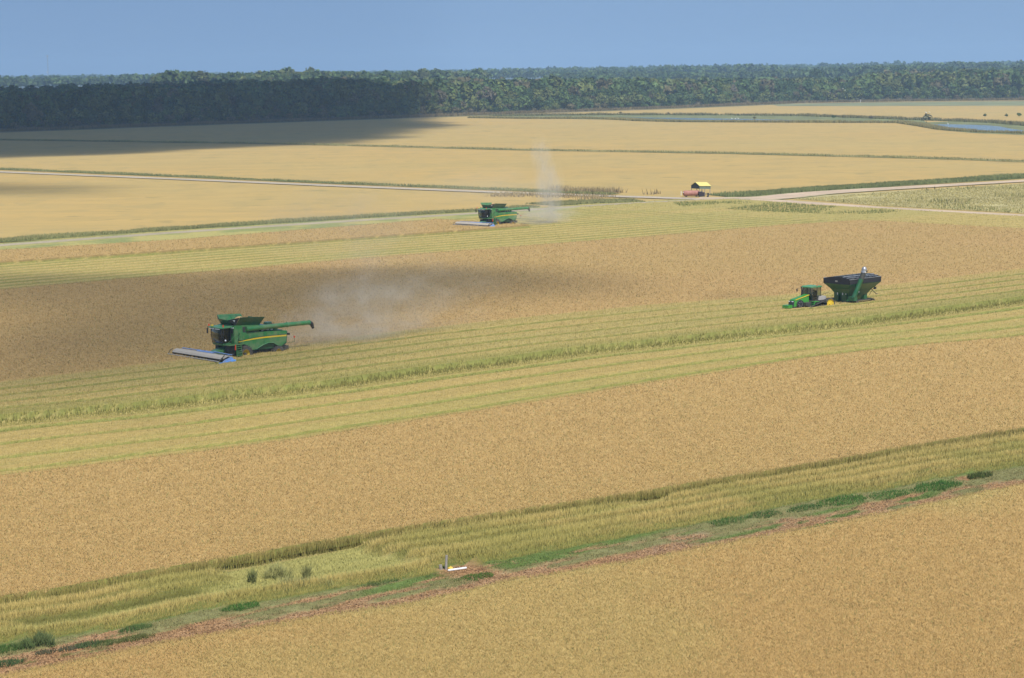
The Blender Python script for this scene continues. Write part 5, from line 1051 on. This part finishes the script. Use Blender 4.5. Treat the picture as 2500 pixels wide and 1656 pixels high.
ALT = 900.0
def cloud(name, poly, sigma, thick, ramp_, cell, label, seed, lump=.35):
    P = np.array(poly)[:, :2]; P = P+np.array([SUN_DIR.x, SUN_DIR.y])/SUN_DIR.z*ALT
    lo, hi = P.min(0)-cell*2, P.max(0)+cell*2; nx, ny = (int((hi-lo)[k]/cell)+1 for k in (0, 1)); xs = np.linspace(lo[0], hi[0], nx); ys = np.linspace(lo[1], hi[1], ny); GX, GY = np.meshgrid(xs, ys, indexing='ij')
    ins = np.zeros(GX.shape, bool); dist = np.full(GX.shape, 1e9)
    for i in range(len(P)):
        a, b = P[i], P[i-1]; c = ((a[1] > GY) != (b[1] > GY)) & (GX < (b[0]-a[0])*(GY-a[1])/(b[1]-a[1]+1e-9)+a[0]); ins ^= c
        ab = b-a; tt_ = np.clip(((GX-a[0])*ab[0]+(GY-a[1])*ab[1])/(ab@ab), 0, 1); dist = np.minimum(dist, np.hypot(GX-a[0]-tt_*ab[0], GY-a[1]-tt_*ab[1]))
    sd = np.where(ins, dist, -dist)+ramp_*.35*(fbm(GX/ramp_, GY/ramp_, seed)-.5)*2; k = smooth01(0, ramp_, sd)*(1-lump+2*lump*fbm(GX/ramp_*.8, GY/ramp_*.8, seed+3)); k[0] = k[-1] = 0; k[:, 0] = k[:, -1] = 0
    top = ALT+thick*.8*k+.05; bot = ALT-thick*.2*k; V_ = np.concatenate([np.stack([GX, GY, top], -1).reshape(-1, 3), np.stack([GX, GY, bot], -1).reshape(-1, 3)])
    idx = np.arange(nx*ny).reshape(nx, ny); f = np.stack([idx[:-1, :-1], idx[1:, :-1], idx[1:, 1:], idx[:-1, 1:]], -1); kk = np.maximum.reduce([k[:-1, :-1], k[1:, :-1], k[1:, 1:], k[:-1, 1:]]) > 0.0; f = f[kk]
    bmx = bmesh.new(); vv = [bmx.verts.new(v) for v in V_]
    for q in f: bmx.faces.new([vv[i] for i in q]); bmx.faces.new([vv[i+nx*ny] for i in q[::-1]])
    for v in [v for v in bmx.verts if not v.link_faces]: bmx.verts.remove(v)
    bmesh.ops.remove_doubles(bmx, verts=[v for v in bmx.verts if v.is_boundary], dist=.2)
    be = [e for e in bmx.edges if e.is_boundary]
    if be: bmesh.ops.holes_fill(bmx, edges=be, sides=0)
    me = bpy.data.meshes.new(name); bmx.to_mesh(me); bmx.free()
    m = bpy.data.materials.new('cloud_vapour'); m.use_nodes = True; t = m.node_tree; t.nodes.remove(t.nodes['Principled BSDF']); v = t.nodes.new('ShaderNodeVolumePrincipled'); v.inputs['Color'].default_value = (.97, .97, .98, 1); v.inputs['Density'].default_value = sigma
    t.links.new(v.outputs[0], t.nodes['Material Output'].inputs['Volume']); me.materials.append(m)
    for p in me.polygons: p.use_smooth = True
    o = bpy.data.objects.new(name, me); C.objects.link(o); tag(o, label, 'cloud', kind='stuff'); return o
Pfar = [gp(x, y)[:] for x, y in [(-500,408),(0,389),(330,376),(700,360),(900,349),(1080,326),(1150,303)]]+[(-45, 1720, 0), (-140, 2080, 0), (-400, 2280, 0), (-1000, 2350, 0), (-900, 1100, 0)]
cloud('cloud', Pfar, .030, 170, 55, 10, 'large cumulus cloud shading the left part of the wood', 201, .15)
cloud('cloud', [gp(x, y)[:] for x, y in [(-500,655),(0,648),(600,650),(1100,650),(1500,666),(1780,694),(1720,728),(1350,815),(950,930),(400,1010),(0,1045),(-500,1060)]], .028, 28, 45, 5, 'small cloud shading the nearer combine', 207, .35)
cloud('cloud', [gp(x, y)[:] for x, y in [(-500,436),(120,438),(380,452),(300,478),(0,490),(-500,500)]], .03, 26, 60, 7, 'small cloud shading the left end of the field between the lanes', 211, .3)

def haze(density, color):
    X0, X1, Y0, Y1, Z0, Z1 = -9000, 9000, -300, 12500, -1.2, 125
    m = MB().box(X0, X1, Y0, Y1, Z0, Z1); me = bpy.data.meshes.new('haze'); me.from_pydata(m.v, [], m.f)
    mt = bpy.data.materials.new('haze'); mt.use_nodes = True; t = mt.node_tree; t.nodes.remove(t.nodes['Principled BSDF']); v = t.nodes.new('ShaderNodeVolumePrincipled')
    v.inputs['Color'].default_value = color; v.inputs['Density'].default_value = density; v.inputs['Anisotropy'].default_value = 0.0
    t.links.new(v.outputs[0], t.nodes['Material Output'].inputs['Volume']); me.materials.append(mt)
    o = bpy.data.objects.new('haze', me); C.objects.link(o); tag(o, kind='stuff'); return o
haze(1.15e-4, (.47, .70, 1.0, 1))
